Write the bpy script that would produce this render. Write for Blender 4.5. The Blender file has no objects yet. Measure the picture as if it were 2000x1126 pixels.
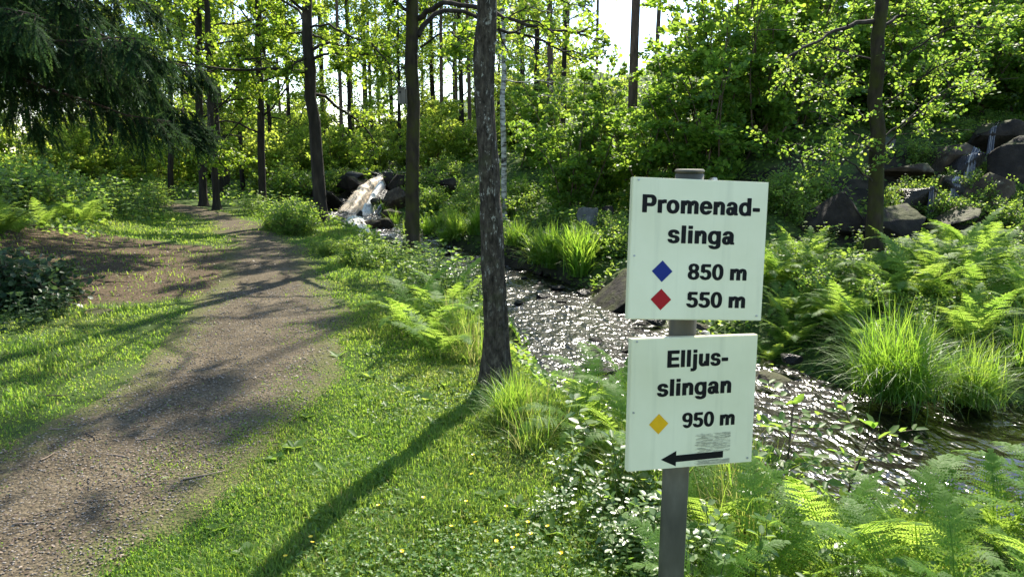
import bpy, bmesh, math, random
import numpy as np
from mathutils import Vector, Matrix
random.seed(7); RNG = np.random.default_rng(11)
sc = bpy.context.scene
COL = sc.collection

# ------------------------------------------------------------------ camera, sky, sun, exposure
PITCH = math.radians(10.8); FPX = 1376.0; EYE = 1.6
cam = bpy.data.cameras.new('camera'); camo = bpy.data.objects.new('camera', cam); COL.objects.link(camo)
camo.location = (0, 0, EYE); camo.rotation_euler = (math.radians(90) - PITCH, 0, 0)
cam.sensor_width = 36; cam.lens = 36 * FPX / 2000; cam.clip_start = 0.05; cam.clip_end = 800
sc.camera = camo
SUN_AZ, SUN_EL = math.radians(19), math.radians(47)          # azimuth from +Y towards +X
world = bpy.data.worlds.new('World'); sc.world = world; world.use_nodes = True
wt = world.node_tree; sky = wt.nodes.new('ShaderNodeTexSky'); sky.sky_type = 'NISHITA'
sky.sun_disc = False; sky.sun_elevation = SUN_EL; sky.sun_rotation = SUN_AZ; sky.air_density = 1.0; sky.dust_density = .4
bg = wt.nodes['Background']; wt.links.new(sky.outputs[0], bg.inputs[0]); bg.inputs[1].default_value = 0.15
sl = bpy.data.lights.new('sun', 'SUN'); sl.energy = 5.0; sl.angle = math.radians(0.5); sl.color = (1, 0.93, 0.80)
so = bpy.data.objects.new('sun', sl); COL.objects.link(so)
SD = Vector((math.sin(SUN_AZ) * math.cos(SUN_EL), math.cos(SUN_AZ) * math.cos(SUN_EL), math.sin(SUN_EL)))
so.rotation_euler = SD.to_track_quat('Z', 'Y').to_euler(); so.location = (10, 30, 30)
sc.view_settings.view_transform = 'Standard'; sc.view_settings.look = 'None'
sc.view_settings.exposure = 1.4; sc.view_settings.gamma = 1
cy = sc.cycles; cy.max_bounces = 8; cy.diffuse_bounces = 4; cy.glossy_bounces = 3; cy.transmission_bounces = 6
cy.transparent_max_bounces = 8; cy.sample_clamp_indirect = 6; cy.caustics_reflective = False; cy.caustics_refractive = False

# ------------------------------------------------------------------ small maths
def _h(ix, iy, s):
    n = (ix.astype(np.int64) * 374761393 + iy.astype(np.int64) * 668265263 + s * 1442695041) & 0xffffffff
    n = ((n ^ (n >> 13)) * 1274126177) & 0xffffffff
    return ((n ^ (n >> 16)) & 0xffff) / 65535.0
def vnoise(x, y, s=0):
    x = np.asarray(x, float); y = np.asarray(y, float)
    ix = np.floor(x); iy = np.floor(y); fx = x - ix; fy = y - iy
    fx = fx * fx * (3 - 2 * fx); fy = fy * fy * (3 - 2 * fy)
    a = _h(ix, iy, s); b = _h(ix + 1, iy, s); c = _h(ix, iy + 1, s); d = _h(ix + 1, iy + 1, s)
    return (a * (1 - fx) + b * fx) * (1 - fy) + (c * (1 - fx) + d * fx) * fy
def fbm(x, y, s=0, o=4):
    t = 0; a = .5; x = np.asarray(x, float); y = np.asarray(y, float)
    for k in range(o): t = t + a * vnoise(x, y, s + k * 17); x = x * 2.03; y = y * 2.03; a *= .5
    return t / (1 - .5 ** o)
def sstep(a, b, x):
    t = np.clip((x - a) / (b - a), 0, 1); return t * t * (3 - 2 * t)
def unit(v): return v / (np.linalg.norm(v, axis=-1, keepdims=True) + 1e-9)
def polydist(px, py, pts):
    """distance to a polyline of (x, y, value...), the interpolated values and the side (+ = right of travel)"""
    px = np.asarray(px, float); py = np.asarray(py, float)
    best = np.full(px.shape, 1e9); val = [np.zeros(px.shape) for _ in range(len(pts[0]) - 2)]; side = np.zeros(px.shape)
    for a, b in zip(pts[:-1], pts[1:]):
        dx, dy = b[0] - a[0], b[1] - a[1]; L2 = dx * dx + dy * dy
        t = np.clip(((px - a[0]) * dx + (py - a[1]) * dy) / L2, 0, 1)
        ex = px - a[0] - t * dx; ey = py - a[1] - t * dy; d = np.hypot(ex, ey)
        m = d < best; best = np.where(m, d, best)
        side = np.where(m, np.sign(dy * ex - dx * ey), side)
        for k in range(len(val)): val[k] = np.where(m, a[2 + k] * (1 - t) + b[2 + k] * t, val[k])
    return best, val, side

# ------------------------------------------------------------------ terrain
STREAM = [(-9.5, 40, 1.2, .75), (-5.2, 31, 1.2, .72), (-4.9, 28.2, 1.0, .7), (-6.0, 24.6, 1.4, -.36), (-4.7, 21.3, 1.1, -.62), (-2.6, 17.9, 1.0, -.82), (-0.9, 14.6, 1.1, -.85),
          (0.15, 11.8, 1.25, -.85), (1.0, 9.3, 1.2, -.85), (1.75, 7.0, 1.2, -.85), (2.7, 5.2, 1.25, -.85), (4.8, 4.7, 1.55, -.85), (8, 4.0, 1.6, -.85), (16, 1.0, 1.8, -.87), (40, -8, 2, -.9)]
PATH = [(-2.9, -12, .7), (-2.6, -3, .7), (-2.5, 1, .72), (-2.2, 3, .7), (-2.0, 4.3, .7), (-2.2, 6, .72), (-2.8, 8, .74), (-4.4, 12.4, .58), (-6.2, 16, .5),
        (-8.3, 19.2, .5), (-10.4, 22, .48), (-14, 25.5, .5), (-20, 28, .5), (-34, 31, .5)]
def terrain(x, y, detail=True):
    x = np.asarray(x, float); y = np.asarray(y, float)
    ds, (hw, wz), sd = polydist(x, y, STREAM); dp, (pw,), sp = polydist(x, y, PATH)
    hw = hw + (fbm(x * .9, y * .9, 3, 3) - .5) * .7
    d = ds - hw
    near = sd > 0                                             # the camera's side of the water
    z = np.zeros_like(x)
    # left rise, beyond the path
    dl = np.where(sp < 0, dp - .9, 0)
    z = z + np.clip(dl, 0, 9) * .12 * sstep(0, 3, dl) * sstep(3, 9, y)
    # upstream step where the water falls
    z = z + 1.15 * np.where(near, sstep(27.5, 34, y), sstep(24.2, 28.6, y + .25 * (x + 5))) * sstep(-9, -6.5, x) + 1.1 * sstep(26, 50, y) * (x < 6)
    # the hill on the far side
    e = (x - 5.0) * .85 + (y - 12.5) * .33
    e = np.where(near, -5, e); k = 1.1
    spl = lambda q: k * np.log1p(np.exp(np.clip(q / k, -30, 30)))
    hill = .26 * spl(e) + .36 * spl(e - 6.5); q2 = np.where(near, -5, y - 12.6 + .12 * (x - 8)); k = .5; h2 = .46 * spl(q2) + .12 * spl(q2 - 8) - .05; mixx = sstep(3.2, 5.6 + .5 * np.clip(y - 14, 0, 20), x); hill = hill * (1 - mixx) + h2 * mixx; hill = 13 * (1 - np.exp(-hill / 13))
    far = np.where(near, 0, 1)
    z = z + far * (hill - .12 - .32 * (1 - sstep(0, 3.5, d)) + .08 * fbm(x * .5, y * .5, 9, 2))
    width = np.where(near, np.where(y < 7, 1.25, .9), .65 + .85 * sstep(1.2, 2.6, x))
    bank = sstep(0, 1, d / width)
    bed = wz - .22
    z = np.where(d < width, bed + (z - bed) * bank, z)
    z = np.where(d < 0, bed - .08 * np.clip(-d, 0, 1), z)
    if detail:
        z = z + (fbm(x * 1.3, y * 1.3, 21, 3) - .5) * .10 * sstep(0.3, 1.5, dp - pw) + (fbm(x * 7, y * 7, 31, 2) - .5) * .018
    return z
def terr1(x, y): return float(terrain(np.array([x]), np.array([y]))[0])
def wdist(x, y):
    ds, (hw, wz), sd = polydist(x, y, STREAM); return ds - hw, sd
CF = np.array([0, math.cos(PITCH), -math.sin(PITCH)]); CU = np.array([0, math.sin(PITCH), math.cos(PITCH)])
def ray(px, py): return CF + (px - 1000) / FPX * np.array([1, 0, 0]) - (py - 563) / FPX * CU
def at(px, py, Y):
    d = ray(px, py); return np.array([0, 0, EYE]) + d * (Y / d[1])
_TS = np.concatenate([np.arange(1.5, 15, .05), np.arange(15, 90, .25)])
def gp(px, py, dz=0.0):
    """the point of the ground seen at a photo position"""
    d = ray(px, py); p = np.array([0, 0, EYE])[None] + _TS[:, None] * d[None]
    m = p[:, 2] <= terrain(p[:, 0], p[:, 1]) + dz
    i = int(np.argmax(m)) if m.any() else len(_TS) - 1
    return float(p[i, 0]), float(p[i, 1]), terr1(p[i, 0], p[i, 1])

# ------------------------------------------------------------------ mesh building
class MB:
    def __init__(s): s.v = []; s.q = []; s.t = []; s.r = []; s.n = 0
    def add(s, v, q=None, t=None, r=0.5):
        v = np.asarray(v, float).reshape(-1, 3)
        if q is not None and len(q): s.q.append(np.asarray(q).reshape(-1, 4) + s.n)
        if t is not None and len(t): s.t.append(np.asarray(t).reshape(-1, 3) + s.n)
        s.v.append(v); s.r.append(np.broadcast_to(np.asarray(r, float), (len(v),)) if np.ndim(r) == 0 else np.asarray(r, float)); s.n += len(v)
    def mesh(s, name, mat, smooth=False):
        me = bpy.data.meshes.new(name)
        V = np.concatenate(s.v) if s.v else np.zeros((0, 3)); Q = np.concatenate(s.q) if s.q else np.zeros((0, 4), int); T = np.concatenate(s.t) if s.t else np.zeros((0, 3), int)
        me.vertices.add(len(V)); me.vertices.foreach_set('co', V.astype(np.float32).ravel())
        me.loops.add(Q.size + T.size); me.loops.foreach_set('vertex_index', np.concatenate([Q.ravel(), T.ravel()]).astype(np.int32))
        me.polygons.add(len(Q) + len(T))
        me.polygons.foreach_set('loop_start', np.concatenate([np.arange(len(Q)) * 4, len(Q) * 4 + np.arange(len(T)) * 3]).astype(np.int32))
        if smooth: me.polygons.foreach_set('use_smooth', np.ones(len(Q) + len(T), bool))
        a = me.attributes.new('rnd', 'FLOAT', 'POINT'); a.data.foreach_set('value', np.concatenate(s.r).astype(np.float32) if s.r else [])
        me.update(calc_edges=True); me.validate(); me.materials.append(mat); return me
    def build(s, name, mat, parent=None, smooth=False): return link(name, s.mesh(name, mat, smooth), parent)
def link(name, data, parent=None, loc=None, rz=None, scale=None):
    o = bpy.data.objects.new(name, data); COL.objects.link(o)
    if parent is not None: o.parent = parent
    if loc is not None: o.location = loc
    if rz is not None: o.rotation_euler = (0, 0, rz)
    if scale is not None: o.scale = (scale,) * 3 if np.ndim(scale) == 0 else scale
    return o
def thing(o, label, cat, group=None):
    o['label'] = label; o['category'] = cat
    if group: o['group'] = group
    return o
def struct(o, kind='structure'): o['kind'] = kind; return o
def empty(name, label, cat, group=None, loc=(0, 0, 0), rz=0, scale=1):
    return thing(link(name, None, None, loc, rz, scale), label, cat, group)
def dup(o, loc, rz, scale, label, group=None, tilt=(0, 0)):
    c = o.copy(); COL.objects.link(c); c.location = loc; c.rotation_euler = (tilt[0], tilt[1], rz); c.scale = (scale,) * 3 if np.ndim(scale) == 0 else scale
    c['label'] = label
    if group: c['group'] = group
    for ch in list(o.children):
        d = ch.copy(); COL.objects.link(d); d.parent = c
    return c
def inst(T, q, t, pos, X, Y, Z, size, mb, rnd):
    """template vertices T (k,3) placed N times; X, Y, Z are (N,3) axes"""
    N = len(pos); k = len(T); size = np.broadcast_to(np.asarray(size, float), (N,)) if np.ndim(size) < 2 else size
    if np.ndim(size) == 1: size = np.stack([size] * 3, 1)
    V = (pos[:, None] + T[None, :, 0:1] * (X * size[:, 0:1])[:, None] + T[None, :, 1:2] * (Y * size[:, 1:2])[:, None] + T[None, :, 2:3] * (Z * size[:, 2:3])[:, None]).reshape(-1, 3)
    off = np.arange(N)[:, None, None] * k
    mb.add(V, (off + np.asarray(q)[None]).reshape(-1, 4) if q is not None else None, (off + np.asarray(t)[None]).reshape(-1, 3) if t is not None else None, rnd if len(rnd) == N * k and k > 1 else np.repeat(rnd, k))
LEAF = np.array([(0, 0, 0), (.36, .30, .07), (.33, .72, .05), (0, 1, -.08), (-.33, .72, .05), (-.36, .30, .07)]); LEAFQ = [(0, 1, 2, 3), (0, 3, 4, 5)]
LEAFN = LEAF * np.array([.62, 1, 1])
ROUND = np.array([(0, 0, 0), (.30, .18, .05), (.46, .52, .07), (.30, .90, .03), (0, 1, -.03), (-.30, .90, .03), (-.46, .52, .07), (-.30, .18, .05)]); ROUNDQ = [(0, 1, 2, 3), (0, 3, 4, 5), (0, 5, 6, 7)]
def leaves(mb, pos, ydir, size, up=.9, mess=.55, T=ROUND, Q=ROUNDQ, rng=RNG, rnd=None):
    N = len(pos)
    if N == 0: return
    Y = unit(ydir + rng.normal(0, mess, (N, 3)))
    Zr = unit(np.array([0, 0, up]) + rng.normal(0, mess, (N, 3)))
    X = unit(np.cross(Y, Zr)); Z = np.cross(X, Y)
    inst(T, Q, None, pos, X, Y, Z, size * rng.uniform(.65, 1.25, N), mb, rng.random(N) if rnd is None else rnd)
def tube(mb, pts, rad, seg=8, rough=0, rng=RNG, cap=True):
    pts = np.asarray(pts, float); n = len(pts); rad = np.broadcast_to(np.asarray(rad, float), (n,))
    tg = unit(np.gradient(pts, axis=0)); ref = np.array([1.0, 0, 0]) if abs(tg[0][0]) < .8 else np.array([0, 1.0, 0])
    A = unit(np.cross(tg, ref)); B = np.cross(tg, A); an = np.linspace(0, 2 * math.pi, seg, endpoint=False)
    R = rad[:, None] * np.ones((n, seg))
    if np.ndim(rough) or rough: R = R * (1 + rough * rng.normal(0, 1, (n, seg))) if np.ndim(rough) == 0 else R + rough
    V = pts[:, None] + R[..., None] * (np.cos(an)[None, :, None] * A[:, None] + np.sin(an)[None, :, None] * B[:, None])
    i = np.arange(n - 1)[:, None] * seg; j = np.arange(seg)[None]; j2 = (j + 1) % seg
    q = np.stack([i + j, i + j2, i + seg + j2, i + seg + j], -1).reshape(-1, 4)
    V = V.reshape(-1, 3); t = None
    if cap:
        V = np.vstack([V, pts[-1] + tg[-1] * rad[-1] * .4]); k = len(V) - 1; b = (n - 1) * seg
        t = [(b + a, b + (a + 1) % seg, k) for a in range(seg)]
    mb.add(V, q, t, .5)
def grow(p, d, L, n, wander, lift, rng):
    p = np.array(p, float); d = unit(np.array(d, float)); out = [p.copy()]; st = L / (n - 1)
    for _ in range(n - 1):
        d = unit(d + rng.normal(0, wander, 3) + np.array([0, 0, lift])); p = p + d * st; out.append(p.copy())
    return np.array(out)

# ------------------------------------------------------------------ materials
def nmat(name):
    m = bpy.data.materials.new(name); m.use_nodes = True; t = m.node_tree; t.nodes.clear()
    def N(kind, **k):
        n = t.nodes.new(kind)
        for a, b in k.items(): setattr(n, a, b)
        return n
    out = N('ShaderNodeOutputMaterial')
    return m, t, N, t.links.new, out
def ramp(N, stops):
    r = N('ShaderNodeValToRGB'); e = r.color_ramp.elements
    while len(e) > 1: e.remove(e[-1])
    for i, (p, c) in enumerate(stops):
        x = e[0] if i == 0 else e.new(p)
        x.position = p; x.color = (*c, 1) if len(c) == 3 else c
    return r
def tex(N, L, kind, scale, detail=4, coord='Object', vec=None, stretch=None, rough=.55):
    c = N('ShaderNodeTexCoord'); n = N('ShaderNodeTex' + kind); n.inputs['Scale'].default_value = scale
    if kind == 'Noise': n.inputs['Detail'].default_value = detail; n.inputs['Roughness'].default_value = rough
    if stretch:
        mp = N('ShaderNodeMapping'); mp.inputs['Scale'].default_value = stretch; L(c.outputs[coord], mp.inputs[0]); L(mp.outputs[0], n.inputs['Vector'])
    else: L(c.outputs[coord], n.inputs['Vector'])
    return n
def leaf_mat(name, cols, trans, fac=.45, gloss=.35, rough=.42, bleach=None):
    m, t, N, L, out = nmat(name)
    a = N('ShaderNodeAttribute', attribute_name='rnd'); oi = N('ShaderNodeObjectInfo')
    mx = N('ShaderNodeMath', operation='MULTIPLY_ADD'); L(oi.outputs['Random'], mx.inputs[0]); mx.inputs[1].default_value = .3; mx.inputs[2].default_value = -.15
    ad = N('ShaderNodeMath', operation='ADD'); L(a.outputs['Fac'], ad.inputs[0]); L(mx.outputs[0], ad.inputs[1])
    cols = [(c[0], c[1], c[2] + .004) for c in cols]; trans = [(c[0], c[1], c[2] + .015) for c in trans]
    n = len(cols); st = [(i / (n - 1), c) for i, c in enumerate(cols)]
    r = ramp(N, st); L(ad.outputs[0], r.inputs[0]); r2 = ramp(N, [(i / (len(trans) - 1), c) for i, c in enumerate(trans)]); L(ad.outputs[0], r2.inputs[0])
    p = N('ShaderNodeBsdfPrincipled'); L(r.outputs[0], p.inputs['Base Color']); p.inputs['Roughness'].default_value = rough; p.inputs['Specular IOR Level'].default_value = gloss
    tr = N('ShaderNodeBsdfTranslucent'); L(r2.outputs[0], tr.inputs['Color'])
    ms = N('ShaderNodeMixShader'); ms.inputs[0].default_value = fac; L(p.outputs[0], ms.inputs[1]); L(tr.outputs[0], ms.inputs[2]); L(ms.outputs[0], out.inputs[0])
    return m
def noise_mat(name, stops, scale=3, detail=6, rough=.85, bump=.4, bscale=30, bdist=.02, stretch=None, spec=.3, kind='Noise'):
    m, t, N, L, out = nmat(name)
    n = tex(N, L, kind, scale, detail, stretch=stretch); r = ramp(N, stops); L(n.outputs[0], r.inputs[0])
    p = N('ShaderNodeBsdfPrincipled'); L(r.outputs[0], p.inputs['Base Color']); p.inputs['Roughness'].default_value = rough; p.inputs['Specular IOR Level'].default_value = spec
    b = tex(N, L, 'Noise', bscale, 5, stretch=stretch); bu = N('ShaderNodeBump'); bu.inputs['Strength'].default_value = bump; bu.inputs['Distance'].default_value = bdist
    L(b.outputs[0], bu.inputs['Height']); L(bu.outputs[0], p.inputs['Normal']); L(p.outputs[0], out.inputs[0])
    return m
M = {}
M['alder'] = leaf_mat('alder_leaf', [(.055, .115, .012), (.08, .15, .016), (.11, .18, .02)], [(.30, .48, .02), (.42, .58, .03), (.52, .64, .05)], .55, gloss=.25, rough=.5)
M['hazel'] = leaf_mat('hazel_leaf', [(.05, .115, .016), (.075, .15, .02), (.10, .18, .025)], [(.26, .46, .03), (.36, .54, .04), (.46, .6, .05)], .52, gloss=.3, rough=.5)
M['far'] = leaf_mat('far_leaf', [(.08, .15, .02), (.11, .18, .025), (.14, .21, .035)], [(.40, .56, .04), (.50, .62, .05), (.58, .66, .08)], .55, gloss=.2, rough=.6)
M['spruce'] = leaf_mat('spruce_needle', [(.012, .030, .010), (.022, .052, .014), (.06, .125, .028)], [(.05, .11, .02), (.08, .17, .03), (.22, .36, .06)], .25, gloss=.06, rough=.75)
M['pine'] = leaf_mat('pine_needle', [(.03, .06, .025), (.05, .085, .03)], [(.16, .25, .07), (.2, .3, .08)], .35)
M['fern'] = leaf_mat('fern_leaf', [(.065, .14, .02), (.09, .175, .028), (.12, .205, .04)], [(.34, .56, .05), (.44, .62, .07), (.52, .66, .10)], .52, gloss=.18, rough=.55)
M['grass'] = leaf_mat('grass_blade', [(.05, .12, .016), (.08, .155, .022), (.12, .18, .03), (.22, .19, .07)], [(.26, .48, .03), (.36, .55, .045), (.44, .56, .06), (.5, .46, .16)], .45, gloss=.2, rough=.5)
M['sedge'] = leaf_mat('sedge_blade', [(.06, .14, .012), (.085, .175, .018), (.12, .20, .03)], [(.28, .52, .025), (.38, .60, .035), (.5, .64, .07)], .48, gloss=.35)
M['herb'] = leaf_mat('herb_leaf', [(.055, .12, .02), (.08, .15, .025), (.11, .175, .035)], [(.26, .46, .035), (.36, .53, .05), (.46, .58, .07)], .48, gloss=.3, rough=.48)
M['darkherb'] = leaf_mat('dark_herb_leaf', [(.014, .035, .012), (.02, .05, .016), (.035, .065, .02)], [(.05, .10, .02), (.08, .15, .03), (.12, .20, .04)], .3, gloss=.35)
M['shiny'] = leaf_mat('shiny_leaf', [(.07, .13, .035), (.10, .17, .045), (.13, .19, .055)], [(.26, .46, .035), (.36, .53, .05), (.46, .58, .07)], .42, gloss=.75, rough=.36)
M['clover'] = leaf_mat('clover_leaf', [(.06, .13, .025), (.085, .16, .03), (.12, .18, .04)], [(.28, .46, .05), (.36, .5, .06), (.42, .54, .09)], .4, gloss=.3, rough=.45)
M['stem'] = noise_mat('green_stem', [(.3, (.05, .09, .02)), (.7, (.10, .13, .04))], 8)
M['twig'] = noise_mat('brown_twig', [(.3, (.05, .035, .022)), (.7, (.12, .085, .055))], 10)
M['deadtwig'] = noise_mat('dead_twig', [(.3, (.14, .10, .07)), (.7, (.28, .22, .16))], 20)
M['bark'] = noise_mat('dark_bark', [(.30, (.012, .009, .007)), (.55, (.032, .025, .018)), (.75, (.062, .052, .038))], 9, 8, .95, 1.0, 16, .03, stretch=(1, 1, .22))
M['pinebark'] = noise_mat('pine_bark', [(.30, (.05, .034, .024)), (.7, (.15, .10, .07))], 7, 8, .95, .8, 14, .03, stretch=(1, 1, .3))
M['sprucebark'] = noise_mat('spruce_bark', [(.3, (.03, .022, .016)), (.7, (.07, .05, .038))], 9, 8, .95, .8, 20, .02)
def bark_lichen():
    m, t, N, L, out = nmat('lichen_bark')
    a = tex(N, L, 'Noise', 34, 8, stretch=(1, 1, .45), rough=.68); ra = ramp(N, [(.36, (.018, .0145, .010)), (.52, (.058, .047, .034)), (.72, (.14, .12, .088))]); L(a.outputs[0], ra.inputs[0])
    b = tex(N, L, 'Noise', 26, 10, stretch=(1, 1, .6), rough=.72); rb = ramp(N, [(.575, (0, 0, 0)), (.63, (1, 1, 1))]); L(b.outputs[0], rb.inputs[0])
    g = N('ShaderNodeNewGeometry'); sx = N('ShaderNodeSeparateXYZ'); L(g.outputs['Position'], sx.inputs[0])
    mr = N('ShaderNodeMapRange'); mr.inputs[1].default_value = .35; mr.inputs[2].default_value = 1.1; L(sx.outputs[2], mr.inputs[0])
    mu = N('ShaderNodeMath', operation='MULTIPLY'); L(rb.outputs[0], mu.inputs[0]); L(mr.outputs[0], mu.inputs[1])
    mx = N('ShaderNodeMix', data_type='RGBA'); L(mu.outputs[0], mx.inputs['Factor']); L(ra.outputs[0], mx.inputs['A']); mx.inputs['B'].default_value = (.34, .33, .28, 1)
    c = tex(N, L, 'Noise', 5, 6); rc = ramp(N, [(.55, (0, 0, 0)), (.68, (.7, .7, .7))]); L(c.outputs[0], rc.inputs[0])
    m2 = N('ShaderNodeMix', data_type='RGBA'); L(rc.outputs[0], m2.inputs['Factor']); L(mx.outputs['Result'], m2.inputs['A']); m2.inputs['B'].default_value = (.06, .065, .03, 1)
    p = N('ShaderNodeBsdfPrincipled'); p.inputs['Roughness'].default_value = .93; p.inputs['Specular IOR Level'].default_value = .2; L(m2.outputs['Result'], p.inputs['Base Color'])
    h = tex(N, L, 'Noise', 46, 9, stretch=(1, 1, .35), rough=.7); bu = N('ShaderNodeBump'); bu.inputs['Strength'].default_value = 1; bu.inputs['Distance'].default_value = .022
    L(h.outputs[0], bu.inputs['Height']); L(bu.outputs[0], p.inputs['Normal']); L(p.outputs[0], out.inputs[0]); return m
M['lichen'] = bark_lichen()
M['birch'] = noise_mat('birch_bark', [(.36, (.02, .018, .016)), (.46, (.25, .24, .22)), (.6, (.5, .49, .46))], 9, 5, .8, .3, 20, .01, stretch=(.7, .7, 2.2))
def moss_bark():
    m, t, N, L, out = nmat('mossy_bark')
    a = tex(N, L, 'Noise', 10, 8, stretch=(1, 1, .25)); ra = ramp(N, [(.3, (.014, .011, .007)), (.7, (.052, .041, .027))]); L(a.outputs[0], ra.inputs[0])
    b = tex(N, L, 'Noise', 4, 6); rb = ramp(N, [(.42, (0, 0, 0)), (.6, (.8, .8, .8))]); L(b.outputs[0], rb.inputs[0])
    mx = N('ShaderNodeMix', data_type='RGBA'); L(rb.outputs[0], mx.inputs['Factor']); L(ra.outputs[0], mx.inputs['A']); mx.inputs['B'].default_value = (.042, .045, .010, 1)
    p = N('ShaderNodeBsdfPrincipled'); p.inputs['Roughness'].default_value = .95; p.inputs['Specular IOR Level'].default_value = .15; L(mx.outputs['Result'], p.inputs['Base Color'])
    h = tex(N, L, 'Noise', 22, 8, stretch=(1, 1, .3)); bu = N('ShaderNodeBump'); bu.inputs['Distance'].default_value = .025
    L(h.outputs[0], bu.inputs['Height']); L(bu.outputs[0], p.inputs['Normal']); L(p.outputs[0], out.inputs[0]); return m
M['mossbark'] = moss_bark()
def rock_mat(name, c0, c1, c2, wet=.6, lich=.0):
    m, t, N, L, out = nmat(name)
    a = tex(N, L, 'Noise', 2.2, 9, rough=.65); ra = ramp(N, [(.3, c0), (.52, c1), (.72, c2)]); L(a.outputs[0], ra.inputs[0]); last = ra.outputs[0]
    if lich:
        b = tex(N, L, 'Noise', 6, 9, rough=.7); rb = ramp(N, [(.56, (0, 0, 0)), (.64, (lich,) * 3)]); L(b.outputs[0], rb.inputs[0])
        mx = N('ShaderNodeMix', data_type='RGBA'); L(rb.outputs[0], mx.inputs['Factor']); L(last, mx.inputs['A']); mx.inputs['B'].default_value = (.24, .24, .17, 1); last = mx.outputs['Result']
    if wet > .5:
        g = N('ShaderNodeNewGeometry'); sz = N('ShaderNodeSeparateXYZ'); L(g.outputs['Normal'], sz.inputs[0]); mn = tex(N, L, 'Noise', 3.5, 8, rough=.7); mm = N('ShaderNodeMath', operation='MULTIPLY'); L(sz.outputs[2], mm.inputs[0]); L(mn.outputs[0], mm.inputs[1]); mr = ramp(N, [(.34, (0, 0, 0)), (.48, (.8, .8, .8))]); L(mm.outputs[0], mr.inputs[0])
        mx = N('ShaderNodeMix', data_type='RGBA'); L(mr.outputs[0], mx.inputs['Factor']); L(last, mx.inputs['A']); mx.inputs['B'].default_value = (.055, .062, .016, 1); last = mx.outputs['Result']
    p = N('ShaderNodeBsdfPrincipled'); L(last, p.inputs['Base Color']); p.inputs['Roughness'].default_value = wet; p.inputs['Specular IOR Level'].default_value = .18
    h = tex(N, L, 'Noise', 9, 9, rough=.65); bu = N('ShaderNodeBump'); bu.inputs['Distance'].default_value = .06; bu.inputs['Strength'].default_value = .8
    L(h.outputs[0], bu.inputs['Height']); L(bu.outputs[0], p.inputs['Normal']); L(p.outputs[0], out.inputs[0]); return m
M['rock'] = rock_mat('dark_rock', (.010, .0085, .007), (.026, .021, .017), (.062, .050, .038), .8)
M['wetrock'] = rock_mat('wet_rock', (.008, .007, .006), (.02, .017, .014), (.05, .042, .034), .28)
M['brownrock'] = rock_mat('brown_rock', (.022, .016, .011), (.056, .041, .028), (.12, .088, .06), .7, .3)
M['greyrock'] = rock_mat('grey_rock', (.05, .05, .045), (.11, .11, .10), (.2, .2, .18), .85, .5)
def ground_mat():
    m, t, N, L, out = nmat('ground')
    n1 = tex(N, L, 'Noise', 3.0, 8); n2 = tex(N, L, 'Noise', 45, 6); n3 = tex(N, L, 'Noise', 140, 3)
    g = ramp(N, [(.3, (.035, .06, .014)), (.5, (.055, .09, .02)), (.7, (.085, .11, .03))]); L(n1.outputs[0], g.inputs[0])
    s = ramp(N, [(.3, (.035, .026, .015)), (.5, (.095, .070, .043)), (.72, (.19, .14, .085))]); L(n2.outputs[0], s.inputs[0])
    b = ramp(N, [(.3, (.012, .010, .008)), (.6, (.045, .035, .025))]); L(n1.outputs[0], b.inputs[0])
    a = N('ShaderNodeAttribute', attribute_name='soil'); k = N('ShaderNodeAttribute', attribute_name='bank')
    ad = N('ShaderNodeMath', operation='MULTIPLY_ADD'); L(n2.outputs[0], ad.inputs[0]); ad.inputs[1].default_value = 1.1; 
    sb = N('ShaderNodeMath', operation='ADD'); L(a.outputs['Fac'], sb.inputs[0]); sb.inputs[1].default_value = -1.05; L(sb.outputs[0], ad.inputs[2])
    r = ramp(N, [(.0, (0, 0, 0)), (.35, (1, 1, 1))]); L(ad.outputs[0], r.inputs[0])
    mx = N('ShaderNodeMix', data_type='RGBA'); L(r.outputs[0], mx.inputs['Factor']); L(g.outputs[0], mx.inputs['A']); L(s.outputs[0], mx.inputs['B'])
    m2 = N('ShaderNodeMix', data_type='RGBA'); L(k.outputs['Fac'], m2.inputs['Factor']); L(mx.outputs['Result'], m2.inputs['A']); L(b.outputs[0], m2.inputs['B'])
    p = N('ShaderNodeBsdfPrincipled'); p.inputs['Roughness'].default_value = .95; p.inputs['Specular IOR Level'].default_value = .15; L(m2.outputs['Result'], p.inputs['Base Color'])
    bu = N('ShaderNodeBump'); bu.inputs['Distance'].default_value = .02; bu.inputs['Strength'].default_value = .8; ah = N('ShaderNodeMath', operation='ADD'); L(n2.outputs[0], ah.inputs[0]); L(n3.outputs[0], ah.inputs[1])
    L(ah.outputs[0], bu.inputs['Height']); L(bu.outputs[0], p.inputs['Normal']); L(p.outputs[0], out.inputs[0]); return m
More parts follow.
